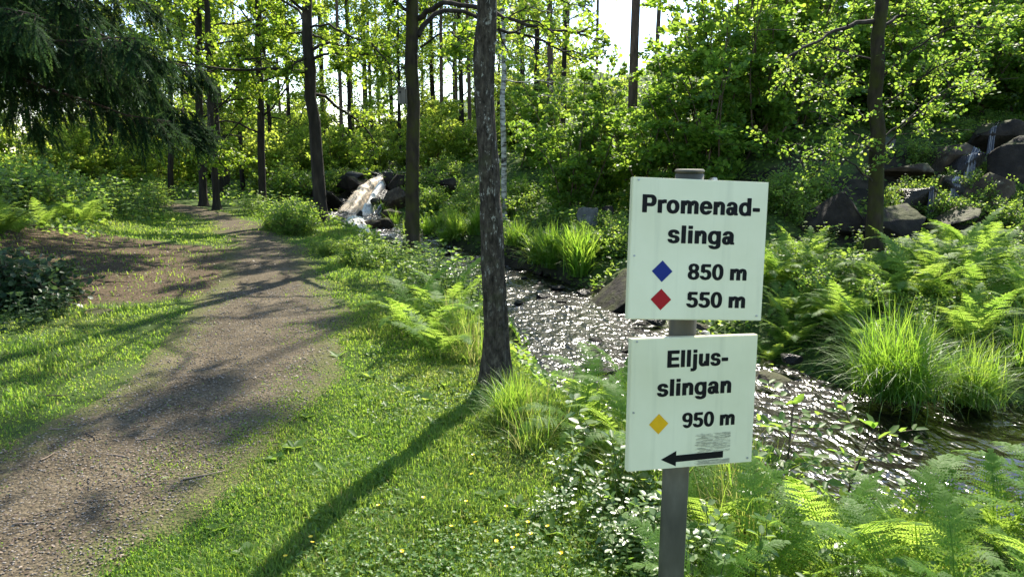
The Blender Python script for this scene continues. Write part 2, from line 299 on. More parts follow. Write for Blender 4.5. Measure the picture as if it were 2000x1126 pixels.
def path_mat():
    m, t, N, L, out = nmat('gravel_path')
    v = tex(N, L, 'Voronoi', 70); n = tex(N, L, 'Noise', 5, 8); f = tex(N, L, 'Noise', 60, 8, rough=.7); w0 = tex(N, L, 'Noise', 1.6, 6)
    c = ramp(N, [(.15, (.025, .019, .011)), (.45, (.076, .060, .037)), (.75, (.175, .139, .088)), (.95, (.32, .27, .19))]); 
    sep = N('ShaderNodeSeparateColor'); L(v.outputs['Color'], sep.inputs[0])
    mm = N('ShaderNodeMath', operation='MULTIPLY_ADD'); L(f.outputs[0], mm.inputs[0]); mm.inputs[1].default_value = .7
    m1 = N('ShaderNodeMath', operation='MULTIPLY_ADD'); L(sep.outputs[0], m1.inputs[0]); m1.inputs[1].default_value = .30; m0 = N('ShaderNodeMath', operation='MULTIPLY_ADD'); L(w0.outputs[0], m0.inputs[0]); m0.inputs[1].default_value = .7; m0.inputs[2].default_value = -.37; L(m0.outputs[0], m1.inputs[2]); L(m1.outputs[0], mm.inputs[2]); L(mm.outputs[0], c.inputs[0])
    mo = ramp(N, [(.3, (.05, .062, .018)), (.7, (.12, .115, .04))]); L(f.outputs[0], mo.inputs[0])
    e = N('ShaderNodeAttribute', attribute_name='edge'); ad = N('ShaderNodeMath', operation='ADD'); L(e.outputs['Fac'], ad.inputs[0]); L(n.outputs[0], ad.inputs[1])
    fr = ramp(N, [(.70, (0, 0, 0)), (.84, (.85, .85, .85))]); a2 = N('ShaderNodeMath', operation='MULTIPLY_ADD'); L(f.outputs[0], a2.inputs[0]); a2.inputs[1].default_value = 1.4; L(ad.outputs[0], a2.inputs[2])
    s2 = N('ShaderNodeMath', operation='MULTIPLY'); L(a2.outputs[0], s2.inputs[0]); s2.inputs[1].default_value = .43; L(s2.outputs[0], fr.inputs[0])
    mx = N('ShaderNodeMix', data_type='RGBA'); L(fr.outputs[0], mx.inputs['Factor']); L(c.outputs[0], mx.inputs['A']); L(mo.outputs[0], mx.inputs['B'])
    p = N('ShaderNodeBsdfPrincipled'); p.inputs['Roughness'].default_value = .93; p.inputs['Specular IOR Level'].default_value = .2; L(mx.outputs['Result'], p.inputs['Base Color'])
    bu = N('ShaderNodeBump'); bu.inputs['Distance'].default_value = .012; bu.inputs['Strength'].default_value = .9; L(v.outputs['Distance'], bu.inputs['Height']); bu.invert = True
    L(bu.outputs[0], p.inputs['Normal']); L(p.outputs[0], out.inputs[0]); return m
def water_mat(name, foam_lo, foam_hi, tint=(.62, .52, .42), ripple=1.0, streak=False):
    m, t, N, L, out = nmat(name)
    at_ = N('ShaderNodeAttribute', attribute_name='foam')
    n = tex(N, L, 'Noise', 5.5, 9, rough=.7, stretch=(1.3, .8, 1)); ad = N('ShaderNodeMath', operation='ADD'); L(n.outputs[0], ad.inputs[0]); L(at_.outputs['Fac'], ad.inputs[1])
    r = ramp(N, [(foam_lo, (0, 0, 0)), (foam_hi, (1, 1, 1))]); L(ad.outputs[0], r.inputs[0])
    p = N('ShaderNodeBsdfPrincipled'); p.inputs['Base Color'].default_value = (.006, .0045, .003, 1); p.inputs['Roughness'].default_value = .15; p.inputs['IOR'].default_value = 1.36; p.inputs['Specular IOR Level'].default_value = 1.0
    h1 = tex(N, L, 'Noise', 4.5, 1, stretch=(1.4, .9, 1)); h2 = tex(N, L, 'Noise', 14, 1, rough=.5, stretch=(1.3, .75, 1)); mu = N('ShaderNodeMath', operation='MULTIPLY_ADD'); L(h2.outputs[0], mu.inputs[0]); mu.inputs[1].default_value = .45; L(h1.outputs[0], mu.inputs[2])
    bu = N('ShaderNodeBump'); cl = N('ShaderNodeAttribute', attribute_name='chop'); cm = N('ShaderNodeMath', operation='MULTIPLY_ADD'); L(cl.outputs['Fac'], cm.inputs[0]); cm.inputs[1].default_value = .05 * ripple; rm = N('ShaderNodeMath', operation='MULTIPLY_ADD'); L(cl.outputs['Fac'], rm.inputs[0]); rm.inputs[1].default_value = .16; rm.inputs[2].default_value = .10; L(rm.outputs[0], p.inputs['Roughness']); cm.inputs[2].default_value = .024 * ripple; L(cm.outputs[0], bu.inputs['Distance']); bu.inputs['Strength'].default_value = 1; L(mu.outputs[0], bu.inputs['Height']); L(bu.outputs[0], p.inputs['Normal'])
    fo = N('ShaderNodeBsdfPrincipled'); fo.inputs['Roughness'].default_value = .6; L(bu.outputs[0], fo.inputs['Normal'])
    f2 = tex(N, L, 'Noise', 14, 6)
    if streak:
        ax = N('ShaderNodeAttribute', attribute_name='fx'); ay = N('ShaderNodeAttribute', attribute_name='fy'); cb = N('ShaderNodeCombineXYZ'); L(ax.outputs['Fac'], cb.inputs[0]); L(ay.outputs['Fac'], cb.inputs[1])
        f2.inputs['Scale'].default_value = 1; n.inputs['Scale'].default_value = .8
        for q in (f2, n):
            for l in list(q.inputs['Vector'].links): t.links.remove(l)
            L(cb.outputs[0], q.inputs['Vector'])
    fr = ramp(N, [(.36, tuple(c * .6 for c in tint)), (.62, tuple(min(.85, c * 1.5) for c in tint))]); L(f2.outputs[0], fr.inputs[0]); L(fr.outputs[0], fo.inputs['Base Color'])
    ms = N('ShaderNodeMixShader'); L(r.outputs[0], ms.inputs[0]); L(p.outputs[0], ms.inputs[1]); L(fo.outputs[0], ms.inputs[2]); L(ms.outputs[0], out.inputs[0]); return m
def plain(name, col, rough=.5, metal=0, spec=.5):
    m, t, N, L, out = nmat(name); p = N('ShaderNodeBsdfPrincipled'); p.inputs['Base Color'].default_value = (*col, 1); p.inputs['Roughness'].default_value = rough; p.inputs['Metallic'].default_value = metal; p.inputs['Specular IOR Level'].default_value = spec
    n = tex(N, L, 'Noise', 60, 4); r = ramp(N, [(.3, tuple(c * .9 for c in col)), (.7, col)]); L(n.outputs[0], r.inputs[0]); L(r.outputs[0], p.inputs['Base Color'])
    L(p.outputs[0], out.inputs[0]); return m

# ------------------------------------------------------------------ ground, path, water
def build_ground():
    def axis(lo, hi, c0, c1, fine, n):
        a = np.arange(c0, c1, fine); g = 1.09
        up = [c1]; s = fine
        while up[-1] < hi: s *= g; up.append(up[-1] + min(s, 6))
        dn = [c0]; s = fine
        while dn[-1] > lo: s *= g; dn.append(dn[-1] - min(s, 6))
        return np.array(dn[:0:-1] + list(a) + up)
    xs = axis(-170, 170, -6.5, 6.5, .07, 0); ys = axis(-60, 230, 1.6, 15, .07, 0)
    X, Y = np.meshgrid(xs, ys); Z = terrain(X, Y); nx, ny = len(xs), len(ys)
    i = np.arange(ny - 1)[:, None] * nx + np.arange(nx - 1)[None]
    q = np.stack([i, i + 1, i + nx + 1, i + nx], -1).reshape(-1, 4)
    mb = MB(); mb.add(np.stack([X, Y, Z], -1).reshape(-1, 3), q)
    o = struct(mb.build('ground', ground_mat(), None, True))
    x, y = X.ravel(), Y.ravel(); dp, (pw,), sp = polydist(x, y, PATH); d, sd = wdist(x, y)
    soil = .42 * (1 - sstep(.0, .3, dp - pw)) + .95 * sstep(.35, .6, soilmask(x, y)) + .35 * fbm(x * 1.1, y * 1.1, 77, 3) * (np.abs(y - 5) < 12)
    bank = 1 - sstep(.15, .7, d); bank = np.maximum(bank, .95 * sstep(4.6, 5.6, x) * (1 - sstep(12.5, 14, x)) * sstep(12.2, 12.9, y) * (1 - sstep(16.2, 17.6, y)) * (fbm(x * 1.2, y * 1.2, 63, 3) > .36))
    for nm, val in (('soil', soil), ('bank', bank)):
        a = o.data.attributes.new(nm, 'FLOAT', 'POINT'); a.data.foreach_set('value', val.astype(np.float32))
def soilmask(x, y):
    """bare needle litter under the spruce at the left of the path"""
    m = np.exp(-(((x + 5.2) / 2.1) ** 2 + ((y - 9.3) / 2.6) ** 2)) + .8 * np.exp(-(((x + 8.2) / 2.2) ** 2 + ((y - 12.2) / 1.7) ** 2))
    return np.clip(m, 0, 1) * (.6 + .8 * fbm(np.asarray(x) * .9, np.asarray(y) * .9, 51, 3))
def build_path():
    pts = np.array(PATH)[1:-1]; seg = np.hypot(*np.diff(pts[:, :2], axis=0).T); s = np.concatenate([[0], np.cumsum(seg)])
    u = np.arange(0, s[-1], .09)
    cs = lambda k: np.interp(u, s, pts[:, k])
    x, y, w = cs(0), cs(1), cs(2)
    ker = np.ones(15) / 15; sm = lambda a: np.convolve(np.pad(a, 7, mode='edge'), ker, 'valid'); x, y, w = sm(x), sm(y), sm(w)
    tx, ty = np.gradient(x), np.gradient(y); l = np.hypot(tx, ty); nx, ny = ty / l, -tx / l
    K = 25; k = np.linspace(-1, 1, K)
    wl = w + .55 * (fbm(u * .8, u * 0, 5, 4) - .5) + .16 * (fbm(u * 5, u * 0, 8, 3) - .5); wr = w + .55 * (fbm(u * .8, u * 0 + 9, 6, 4) - .5) + .16 * (fbm(u * 5, u * 0 + 4, 9, 3) - .5)
    off = np.where(k[None] < 0, k[None] * wl[:, None], k[None] * wr[:, None])
    X = x[:, None] + nx[:, None] * off; Y = y[:, None] + ny[:, None] * off
    Z = terrain(X, Y) + .012 + (fbm(X * 5, Y * 5, 71, 3) - .5) * .012 - .012 * (np.abs(k[None]) > .98)
    i = np.arange(len(u) - 1)[:, None] * K + np.arange(K - 1)[None]; q = np.stack([i, i + 1, i + K + 1, i + K], -1).reshape(-1, 4)
    mb = MB(); mb.add(np.stack([X, Y, Z], -1).reshape(-1, 3), q); o = struct(mb.build('path', path_mat(), None, True))
    e = sstep(.15, 1.0, np.abs(k))[None] * .85 * np.ones_like(X); a = o.data.attributes.new('edge', 'FLOAT', 'POINT'); a.data.foreach_set('value', e.ravel().astype(np.float32))
def build_water():
    pts = np.array(STREAM)[3:]; seg = np.hypot(*np.diff(pts[:, :2], axis=0).T); s = np.concatenate([[0], np.cumsum(seg)])
    def strip(P, u, name, mat, ext, foamf, amp):
        seg = np.hypot(*np.diff(P[:, :2], axis=0).T); s = np.concatenate([[0], np.cumsum(seg)])
        x, y, w, z = [np.interp(u, s, P[:, k]) for k in range(4)]
        n = min(21, len(u) // 2 * 2 - 1); ker = np.ones(n) / n; sm = lambda a: np.convolve(np.pad(a, n // 2, mode='edge'), ker, 'valid'); x, y, w, z = sm(x), sm(y), sm(w), sm(z)
        tx, ty = np.gradient(x), np.gradient(y); l = np.hypot(tx, ty); nx, ny = ty / l, -tx / l
        K = 60; k = np.linspace(-1, 1, K); X = x[:, None] + nx[:, None] * k * (w[:, None] + ext); Y = y[:, None] + ny[:, None] * k * (w[:, None] + ext)
        Z = z[:, None] + (fbm(X * 3.2, Y * 3.2, 41, 4) - .5) * amp + (fbm(X * 11, Y * 11, 43, 3) - .5) * amp * .32
        i = np.arange(len(u) - 1)[:, None] * K + np.arange(K - 1)[None]; q = np.stack([i, i + 1, i + K + 1, i + K], -1).reshape(-1, 4)
        mb = MB(); mb.add(np.stack([X, Y, Z], -1).reshape(-1, 3), q); o = struct(mb.build(name, mat, None, True))
        c = sstep(5.6, 7.5, Y) * (1 - .0 * X) + .42 * (1 - sstep(2.8, 4.2, X)) * (1 - sstep(5.6, 7.5, Y)); a = o.data.attributes.new('chop', 'FLOAT', 'POINT'); a.data.foreach_set('value', c.ravel().astype(np.float32))
        f = foamf(X, Y); a = o.data.attributes.new('foam', 'FLOAT', 'POINT'); a.data.foreach_set('value', f.ravel().astype(np.float32))
    fo = lambda X, Y: -.11 + .28 * sstep(14, 20, Y) + .20 * sstep(6.5, 9, Y) * (1 - sstep(12, 15, Y)) * fbm(X * .8, Y * .8, 61, 3) * 1.6 - .1 * (1 - sstep(4.5, 6.5, Y))
    strip(pts, np.arange(0, s[-1], .055), 'stream', water_mat('stream_water', .70, .84, (.66, .63, .58)), .5, fo, .06)
    up = np.array([(-9.5, 40, 1.0, .84), (-5.2, 31, .8, .82), (-4.75, 28.3, .5, .80)])
    strip(up, np.arange(0, 12, .2), 'upper_stream', water_mat('upper_stream_water', .66, .82), .5, fo, .08)
build_ground(); build_path(); build_water()

# ------------------------------------------------------------------ rocks
def rock_mesh(name, seed, mat, dims=(1, 1, 1), n=13, rough=.05, cuts=3):
    r = random.Random(seed); bm = bmesh.new()
    for _ in range(n):
        v = Vector((r.gauss(0, 1), r.gauss(0, 1), r.gauss(0, 1))).normalized(); v = Vector((v.x, v.y, v.z)) * r.uniform(.85, 1.1)
        bm.verts.new(v)
    h = bmesh.ops.convex_hull(bm, input=bm.verts); junk = list({e for e in h['geom_unused'] + h['geom_interior'] if isinstance(e, bmesh.types.BMVert)})
    if junk: bmesh.ops.delete(bm, geom=junk, context='VERTS')
    bmesh.ops.bevel(bm, geom=list(bm.edges), offset=.035, segments=2, profile=.5, affect='EDGES')
    bmesh.ops.triangulate(bm, faces=list(bm.faces)); bmesh.ops.subdivide_edges(bm, edges=list(bm.edges), cuts=cuts, use_grid_fill=True)
    co = np.array([v.co for v in bm.verts]); nr = np.array([v.normal for v in bm.verts])
    k = (fbm(co[:, 0] * 3 + 9 * seed, co[:, 1] * 3 + co[:, 2] * 2.3, seed, 4) - .5) * 2 * rough + (np.abs(fbm(co[:, 2] * 5 + seed, co[:, 0] * 1.2 + co[:, 1], seed + 3, 3) - .5)) * -rough * 1.6
    co = (co + nr * k[:, None]) * np.array(dims) * .5
    for v, c in zip(bm.verts, co): v.co = c
    me = bpy.data.meshes.new(name); bm.to_mesh(me); bm.free(); me.materials.append(mat)
    me.polygons.foreach_set('use_smooth', np.ones(len(me.polygons), bool)); me.update()
    return me
SM = [rock_mesh('stream_stone', k, M['wetrock'], (1, .8, .55), 12, .04, 2) for k in (3, 5, 8, 13)]
SB = [rock_mesh('brown_stone', k, M['brownrock'], (1, .85, .6), 12, .04, 2) for k in (21, 34)]
def stone(px, py, w, kind, label, group='stones in the stream', flat=1.0, z=None, i=0):
    wz = -.85
    d = ray(px, py); t = None
    x, y = (np.array([0, 0, EYE]) + d * ((-.85 - EYE) / d[2]))[:2]
    if z is not None: x, y = (np.array([0, 0, EYE]) + d * ((z - EYE) / d[2]))[:2]; wz = z
    W = w / FPX * y * 1.02
    me = (SM if kind == 'dark' else SB)[i % (4 if kind == 'dark' else 2)]
    o = link('stream_stone', me, None, (x, y, wz + .16 * W * flat), random.uniform(0, 6.28), (W, W, W * flat)); thing(o, label, 'stone', group); return o
ST = [(1053, 534, 34, 'brown', 'flat sunlit brown stone on the far side of the shallow riffle', .5), (1068, 540, 20, 'dark', 'small dark stone beside the flat brown one at the riffle', .8), (1025, 545, 18, 'dark', 'small wet stone just right of the lichened trunk in white water', .9),
      (1010, 527, 16, 'dark', 'small dark stone nearest the grassy far bank above the riffle', .7), (1040, 529, 15, 'dark', 'dark stone at the foot of the pale grass tufts', .7), (1055, 554, 17, 'dark', 'low dark stone in the middle of the riffle', .6),
      (1088, 565, 34, 'dark', 'pair-shaped dark stone in midstream left of the mossy-topped boulder', .7), (1062, 581, 34, 'dark', 'smooth black stone splitting the current in midstream', .7), (1012, 594, 30, 'dark', 'brown wet stone close to the lichened trunk', .7), (1139, 575, 34, 'dark', 'round dark stone at the foot of the large boulder', .8),
      (1096, 590, 26, 'dark', 'low black stone downstream of the riffle', .6), (1077, 561, 18, 'dark', 'small stone touching the pair-shaped stone', .6), (1008, 670, 26, 'dark', 'green tinged stone at the right edge of the near trunk', .9), (1163, 664, 36, 'dark', 'thin black stone barely above the glittering water', .35),
      (1161, 687, 34, 'dark', 'flat submerged stone left of the lower plate', .3), (1224, 685, 34, 'dark', 'dark stone at the left edge of the lower plate', .6), (1180, 727, 56, 'dark', 'long dark stone left of the lower plate near the bank fern', .5), (1212, 728, 30, 'dark', 'grey wet stone against the left edge of the lower plate', .7), (1153, 718, 26, 'dark', 'small dark stone left of the long one by the bank fern', .6)]
for i, (a, b, w, k, lab, f) in enumerate(ST): stone(a, b, w, k, lab, 'stones in the stream', f, None, i)
for i, (a, b, w, k, lab, f, z) in enumerate([(1283, 632, 50, 'dark', 'dark stone seen in the gap between the plates, left of the pole', .7, -.8), (1370, 640, 44, 'brown', 'brown stone seen in the gap between the plates, right of the pole', .7, -.78), (1250, 634, 36, 'dark', 'low wet stone at the left end of the gap between the plates', .5, -.82),
      (1510, 742, 76, 'brown', 'flat stone right of the lower plate at the foot of the ferns', .45, -.75), (1545, 705, 60, 'dark', 'black stone under the overhanging ferns right of the plates', .7, -.7), (1420, 948, 80, 'brown', 'pale rounded stone in the shallows behind the pole', .5, -.85), (1392, 985, 60, 'brown', 'smaller pale stone in front of the rounded one behind the pole', .5, -.84), (1950, 745, 90, 'dark', 'dark block at the right end of the far bank', .8, -.75)]):
    stone(a, b, w, k, lab, 'stones at the water edge by the signs', f, z, i)
ROCKS = []
def boulder(px, py, Y, w, h, mat, label, seed, depth=None, rz=0, tilt=0, group=None, name='boulder', n=10, sink=.1):
    c = at(px, py, Y); W = w / FPX * Y; Hh = h / FPX * Y; D = depth or max(W, Hh) * .8
    o = link(name, rock_mesh(name, seed, M[mat], (W * 1.25, D * 1.1, Hh * 1.3), n, .05, 3), None, tuple(c), rz); o.rotation_euler = (0, tilt, rz)
    ROCKS.append((c[0], c[1], max(W, D) * .5)); return thing(o, label, 'rock', group)
boulder(1228, 604, 11.5, 205, 135, 'rock', 'large dark boulder with a sunlit sloping edge standing in the stream', 44, 1.7, .15, -.42, None, 'boulder', 9)
boulder(1150, 425, 15.8, 44, 40, 'greyrock', 'grey lichen covered boulder on the grassy slope left of the upper plate', 61)
boulder(1182, 415, 16.4, 34, 30, 'rock', 'dark stone beside the grey boulder on the slope', 62)
G = 'rocks around the waterfall'
for a in [(757, 362, 26.6, 46, 44, 'wetrock', 'black wet crag just right of the top of the waterfall', 71), (781, 362, 26.2, 40, 46, 'rock', 'dark block behind the nest box trunk beside the waterfall', 72), (729, 393, 24.6, 26, 18, 'wetrock', 'small black ledge in the middle of the falls', 73), (773, 392, 24.5, 44, 44, 'brownrock', 'brown cracked boulder right of the falls', 74),
          (745, 348, 27.6, 70, 22, 'wetrock', 'long dark ledge at the lip of the waterfall', 75), (722, 446, 21.4, 48, 28, 'brownrock', 'brown boulder in the rapids below the falls', 76), (755, 473, 18.6, 44, 24, 'rock', 'dark boulder in the white water left of the nest box trunk', 77), (704, 420, 23.4, 16, 16, 'wetrock', 'little black stone poking out of the foam at the foot of the falls', 78), (750, 437, 21.6, 36, 22, 'rock', 'dark stone under the bright grass tuft by the rapids', 79),
          (696, 348, 27.4, 60, 24, 'wetrock', 'dark rock left of the lip of the waterfall', 80), (766, 420, 22.6, 40, 20, 'brownrock', 'brown slab between the falls and the nest box trunk', 81), (840, 350, 25.5, 70, 40, 'rock', 'dark broken ledge right of the nest box trunk', 82), (880, 365, 24.5, 60, 34, 'rock', 'dark stone among shrubs left of the lichened trunk', 83), (672, 400, 25.8, 40, 22, 'wetrock', 'wet slab beside the plunge pool left of the foam', 84), (740, 400, 25.6, 60, 70, 'wetrock', 'black rock wall behind the two arms of the falls', 85), (860, 495, 17.2, 40, 18, 'rock', 'dark stone at the far bank behind the nest box trunk', 86), (735, 507, 16.8, 30, 14, 'rock', 'wet stone in the bend below the boulders', 87)]:
    boulder(*a[:7], a[7], group=G)
G = 'rocks of the outcrop on the hillside'
for a in [(1640, 425, 13.2, 140, 90, 'rock', 'big rounded dark rock left of the right-hand trunk', 91, 1.3, .3, -.35), (1735, 440, 13.0, 120, 80, 'rock', 'dark rock just right of the right-hand trunk foot', 92, 1.2, 0, -.25), (1772, 336, 15.2, 110, 34, 'brownrock', 'flat ledge with a sunlit top right of the trunk', 93, 1.2, .1, -.05), (1850, 315, 15.6, 110, 52, 'brownrock', 'slanted light brown slab high on the outcrop', 94, 1.2, .2, -.55), (1945, 285, 16.4, 150, 100, 'rock', 'dark cracked cliff block at the top right', 95, 1.6, .1, -.3),
          (1928, 390, 14.0, 110, 80, 'brownrock', 'brown pyramid shaped block right of the little cascade', 96, 1.1, .4, .2), (1838, 385, 14.4, 110, 60, 'wetrock', 'wet black slab under the little cascade', 97, 1.3, .1, -.4), (1780, 400, 13.9, 110, 60, 'wetrock', 'dark wet rock between the trunk and the cascade', 98, 1.2, .1, -.3), (1990, 340, 14.6, 100, 120, 'rock', 'dark rock wall at the right end of the outcrop', 99, 1.2, 0, 0), (1860, 440, 13.2, 110, 60, 'brownrock', 'low brown rock behind the tall ferns', 100, 1.0, .2, -.15), (1890, 335, 15.2, 90, 60, 'wetrock', 'wet step that the cascade runs over', 101, 1.1, .1, -.35), (1700, 300, 17.0, 90, 70, 'greyrock', 'grey mossy rock half hidden by leaves above the ledge', 102, 1.2, 0, -.2)]:
    boulder(*a[:7], a[7], a[8], a[9], a[10], G)
G = 'rocks around the waterfall'
boulder(652, 385, 26.0, 54, 36, 'wetrock', 'broad dark wet rock left of the foaming chute', 121, 1.6, .2, .2, G)
boulder(688, 354, 27.2, 60, 34, 'rock', 'dark rock behind the upper part of the chute', 122, 1.4, 0, 0, G)
boulder(622, 380, 26.5, 44, 28, 'rock', 'dark rock between the thick trunk and the falls', 123, 1.3, 0, 0, G)
boulder(100, 610, 7.2, 110, 46, 'rock', 'half buried dark stone under the shaded bush at the left', 111, .5, 0, 0, None, 'boulder')
boulder(195, 616, 7.0, 80, 26, 'brownrock', 'low mossy stone in the litter right of the shaded bush', 112, .4, 0, 0, None, 'boulder')

def flow_attr(o, n, K, along=.1):
    for nm, v in (('fx', np.tile(np.arange(K) * .75, n)), ('fy', np.repeat(np.arange(n) * along, K))): a = o.data.attributes.new(nm, 'FLOAT', 'POINT'); a.data.foreach_set('value', v.astype(np.float32))
def chute(name, Ls, Rs, mat, K=16, n=46, amp=.16, foam=.3, seed=5):
    L = np.array([at(*p) for p in Ls]); R = np.array([at(*p) for p in Rs]); u = np.linspace(0, len(L) - 1, n)
    f = lambda P: np.stack([np.interp(u, np.arange(len(P)), P[:, k]) for k in range(3)], 1)
    k = np.linspace(0, 1, K)[None, :, None]; V = f(L)[:, None] * (1 - k) + f(R)[:, None] * k
    g = (fbm(V[..., 0] * 3.5, V[..., 2] * 4 + V[..., 1] * 2, seed, 4) - .5) * 2; h = (fbm(V[..., 0] * 14, V[..., 2] * 14 + V[..., 1] * 9, seed + 5, 3) - .5) * 2
    edge = 1 - (np.abs(np.linspace(-1, 1, K)) ** 3)[None] ; env = np.sin(np.clip(np.linspace(0, 1, n), .05, 1) * 2.6)[:, None]
    V[..., 2] += (g * amp + h * amp * .5 + amp * 1.2 * edge) * (.3 + env); V[..., 1] -= (g * amp + h * amp * .5) * .8 * (.3 + env)
    V[..., 2] -= .25 * (1 - edge)
    i = np.arange(n - 1)[:, None] * K + np.arange(K - 1)[None]; q = np.stack([i, i + K, i + K + 1, i + 1], -1).reshape(-1, 4)
    mb = MB(); mb.add(V.reshape(-1, 3), q); o = struct(mb.build(name, mat, None, True)); a = o.data.attributes.new('foam', 'FLOAT', 'POINT'); a.data.foreach_set('value', np.full(n * K, foam, np.float32)); flow_attr(o, n, K); return o
fm = water_mat('falling_water', .40, .62, (.52, .41, .28), .8, True); fw = water_mat('white_water', .48, .7, (.6, .55, .5), .8, True)
chute('waterfall', [(746, 336, 27.3), (712, 352, 26.3), (684, 374, 25.4), (654, 412, 24.3)], [(764, 342, 27.0), (735, 362, 26.0), (714, 387, 25.1), (692, 420, 24.0)], fm, foam=.10, amp=.06)
chute('waterfall', [(736, 352, 26.1), (716, 388, 25.0), (694, 424, 23.8)], [(752, 356, 26.1), (734, 390, 25.0), (724, 424, 23.9)], fw, foam=.3, seed=9, amp=.06)
chute('waterfall', [(764, 372, 25.6), (744, 400, 24.6), (722, 420, 23.8)], [(776, 376, 25.6), (752, 404, 24.5), (736, 424, 23.8)], fw, 10, 30, .06, .02, 12)
chute('rapids', [(664, 424, 23.6), (672, 440, 21.9), (694, 462, 19.9)], [(722, 424, 23.4), (722, 438, 21.6), (738, 462, 19.4)], water_mat('rapids_water', .5, .68, (.66, .58, .48), 1.2, True), 24, 40, .10, .2, 15)
def spray(name, Ls, n, seed, sp):
    rng = np.random.default_rng(seed); L = np.array([at(*p) for p in Ls]); u = rng.random(n) ** .7 * (len(L) - 1); P = np.stack([np.interp(u, np.arange(len(L)), L[:, k]) for k in range(3)], 1) + np.abs(rng.normal(0, 1, (n, 3))) * np.array([1, -1, 1]) * sp * rng.choice([-1, 1], (n, 1)) * np.array([1, .4, .6]); P[:, 2] += .06
    T = np.array([(1, 0, -.4), (-.6, .8, -.4), (-.6, -.8, -.4), (0, 0, .9)]); F = [(0, 1, 3), (1, 2, 3), (2, 0, 3), (0, 2, 1)]; X = unit(rng.normal(0, 1, (n, 3))); Y = unit(np.cross(X, rng.normal(0, 1, (n, 3)))); mb = MB()
    inst(T, None, F, P, X, Y, np.cross(X, Y), rng.uniform(.006, .014, n), mb, rng.random(n)); struct(mb.build(name, plain('spray_water', (.82, .76, .68), .5), None, True), 'stuff')
spray('spray', [(760, 341, 27), (724, 356, 26.1), (698, 380, 25.2), (670, 412, 24.1)], 1100, 4, .10)
spray('spray', [(668, 412, 24.0), (690, 424, 23.6), (722, 424, 23.6)], 900, 5, .10)
def drape(name, pts, w, mat, n=110, K=9):
    bpy.context.view_layer.update(); dg = bpy.context.evaluated_depsgraph_get(); P = np.array([at(*p) for p in pts]); u = np.linspace(0, len(P) - 1, n); C = np.stack([np.interp(u, np.arange(len(P)), P[:, k]) for k in range(3)], 1); t = unit(np.gradient(C[:, :2], axis=0)); nv = np.stack([t[:, 1], -t[:, 0]], 1)
    k = np.linspace(-1, 1, K); ww = w * (.55 + .9 * fbm(u * 2.3, u * 0, 7, 3)); X = C[:, None, 0] + nv[:, None, 0] * k * ww[:, None]; Y = C[:, None, 1] + nv[:, None, 1] * k * ww[:, None]; Z = np.zeros_like(X)
    for i in range(n):
        for j in range(K):
            h = sc.ray_cast(dg, Vector((X[i, j], Y[i, j], 6)), Vector((0, 0, -1))); Z[i, j] = h[1].z
    Z = Z + .02 + .03 * (1 - k ** 2)[None] * fbm(X * 9, Y * 9, 4, 3); i = np.arange(n - 1)[:, None] * K + np.arange(K - 1)[None]; mb = MB(); mb.add(np.stack([X, Y, Z], -1).reshape(-1, 3), np.stack([i, i + K, i + K + 1, i + 1], -1).reshape(-1, 4)); o = struct(mb.build(name, mat, None, True)); a = o.data.attributes.new('foam', 'FLOAT', 'POINT'); a.data.foreach_set('value', np.full(n * K, -.03, np.float32)); flow_attr(o, n, K, .12)
drape('cascade', [(1948, 262, 16.2), (1925, 300, 15.5), (1884, 345, 14.7), (1862, 385, 14.0), (1800, 430, 13.2)], .07, fw)

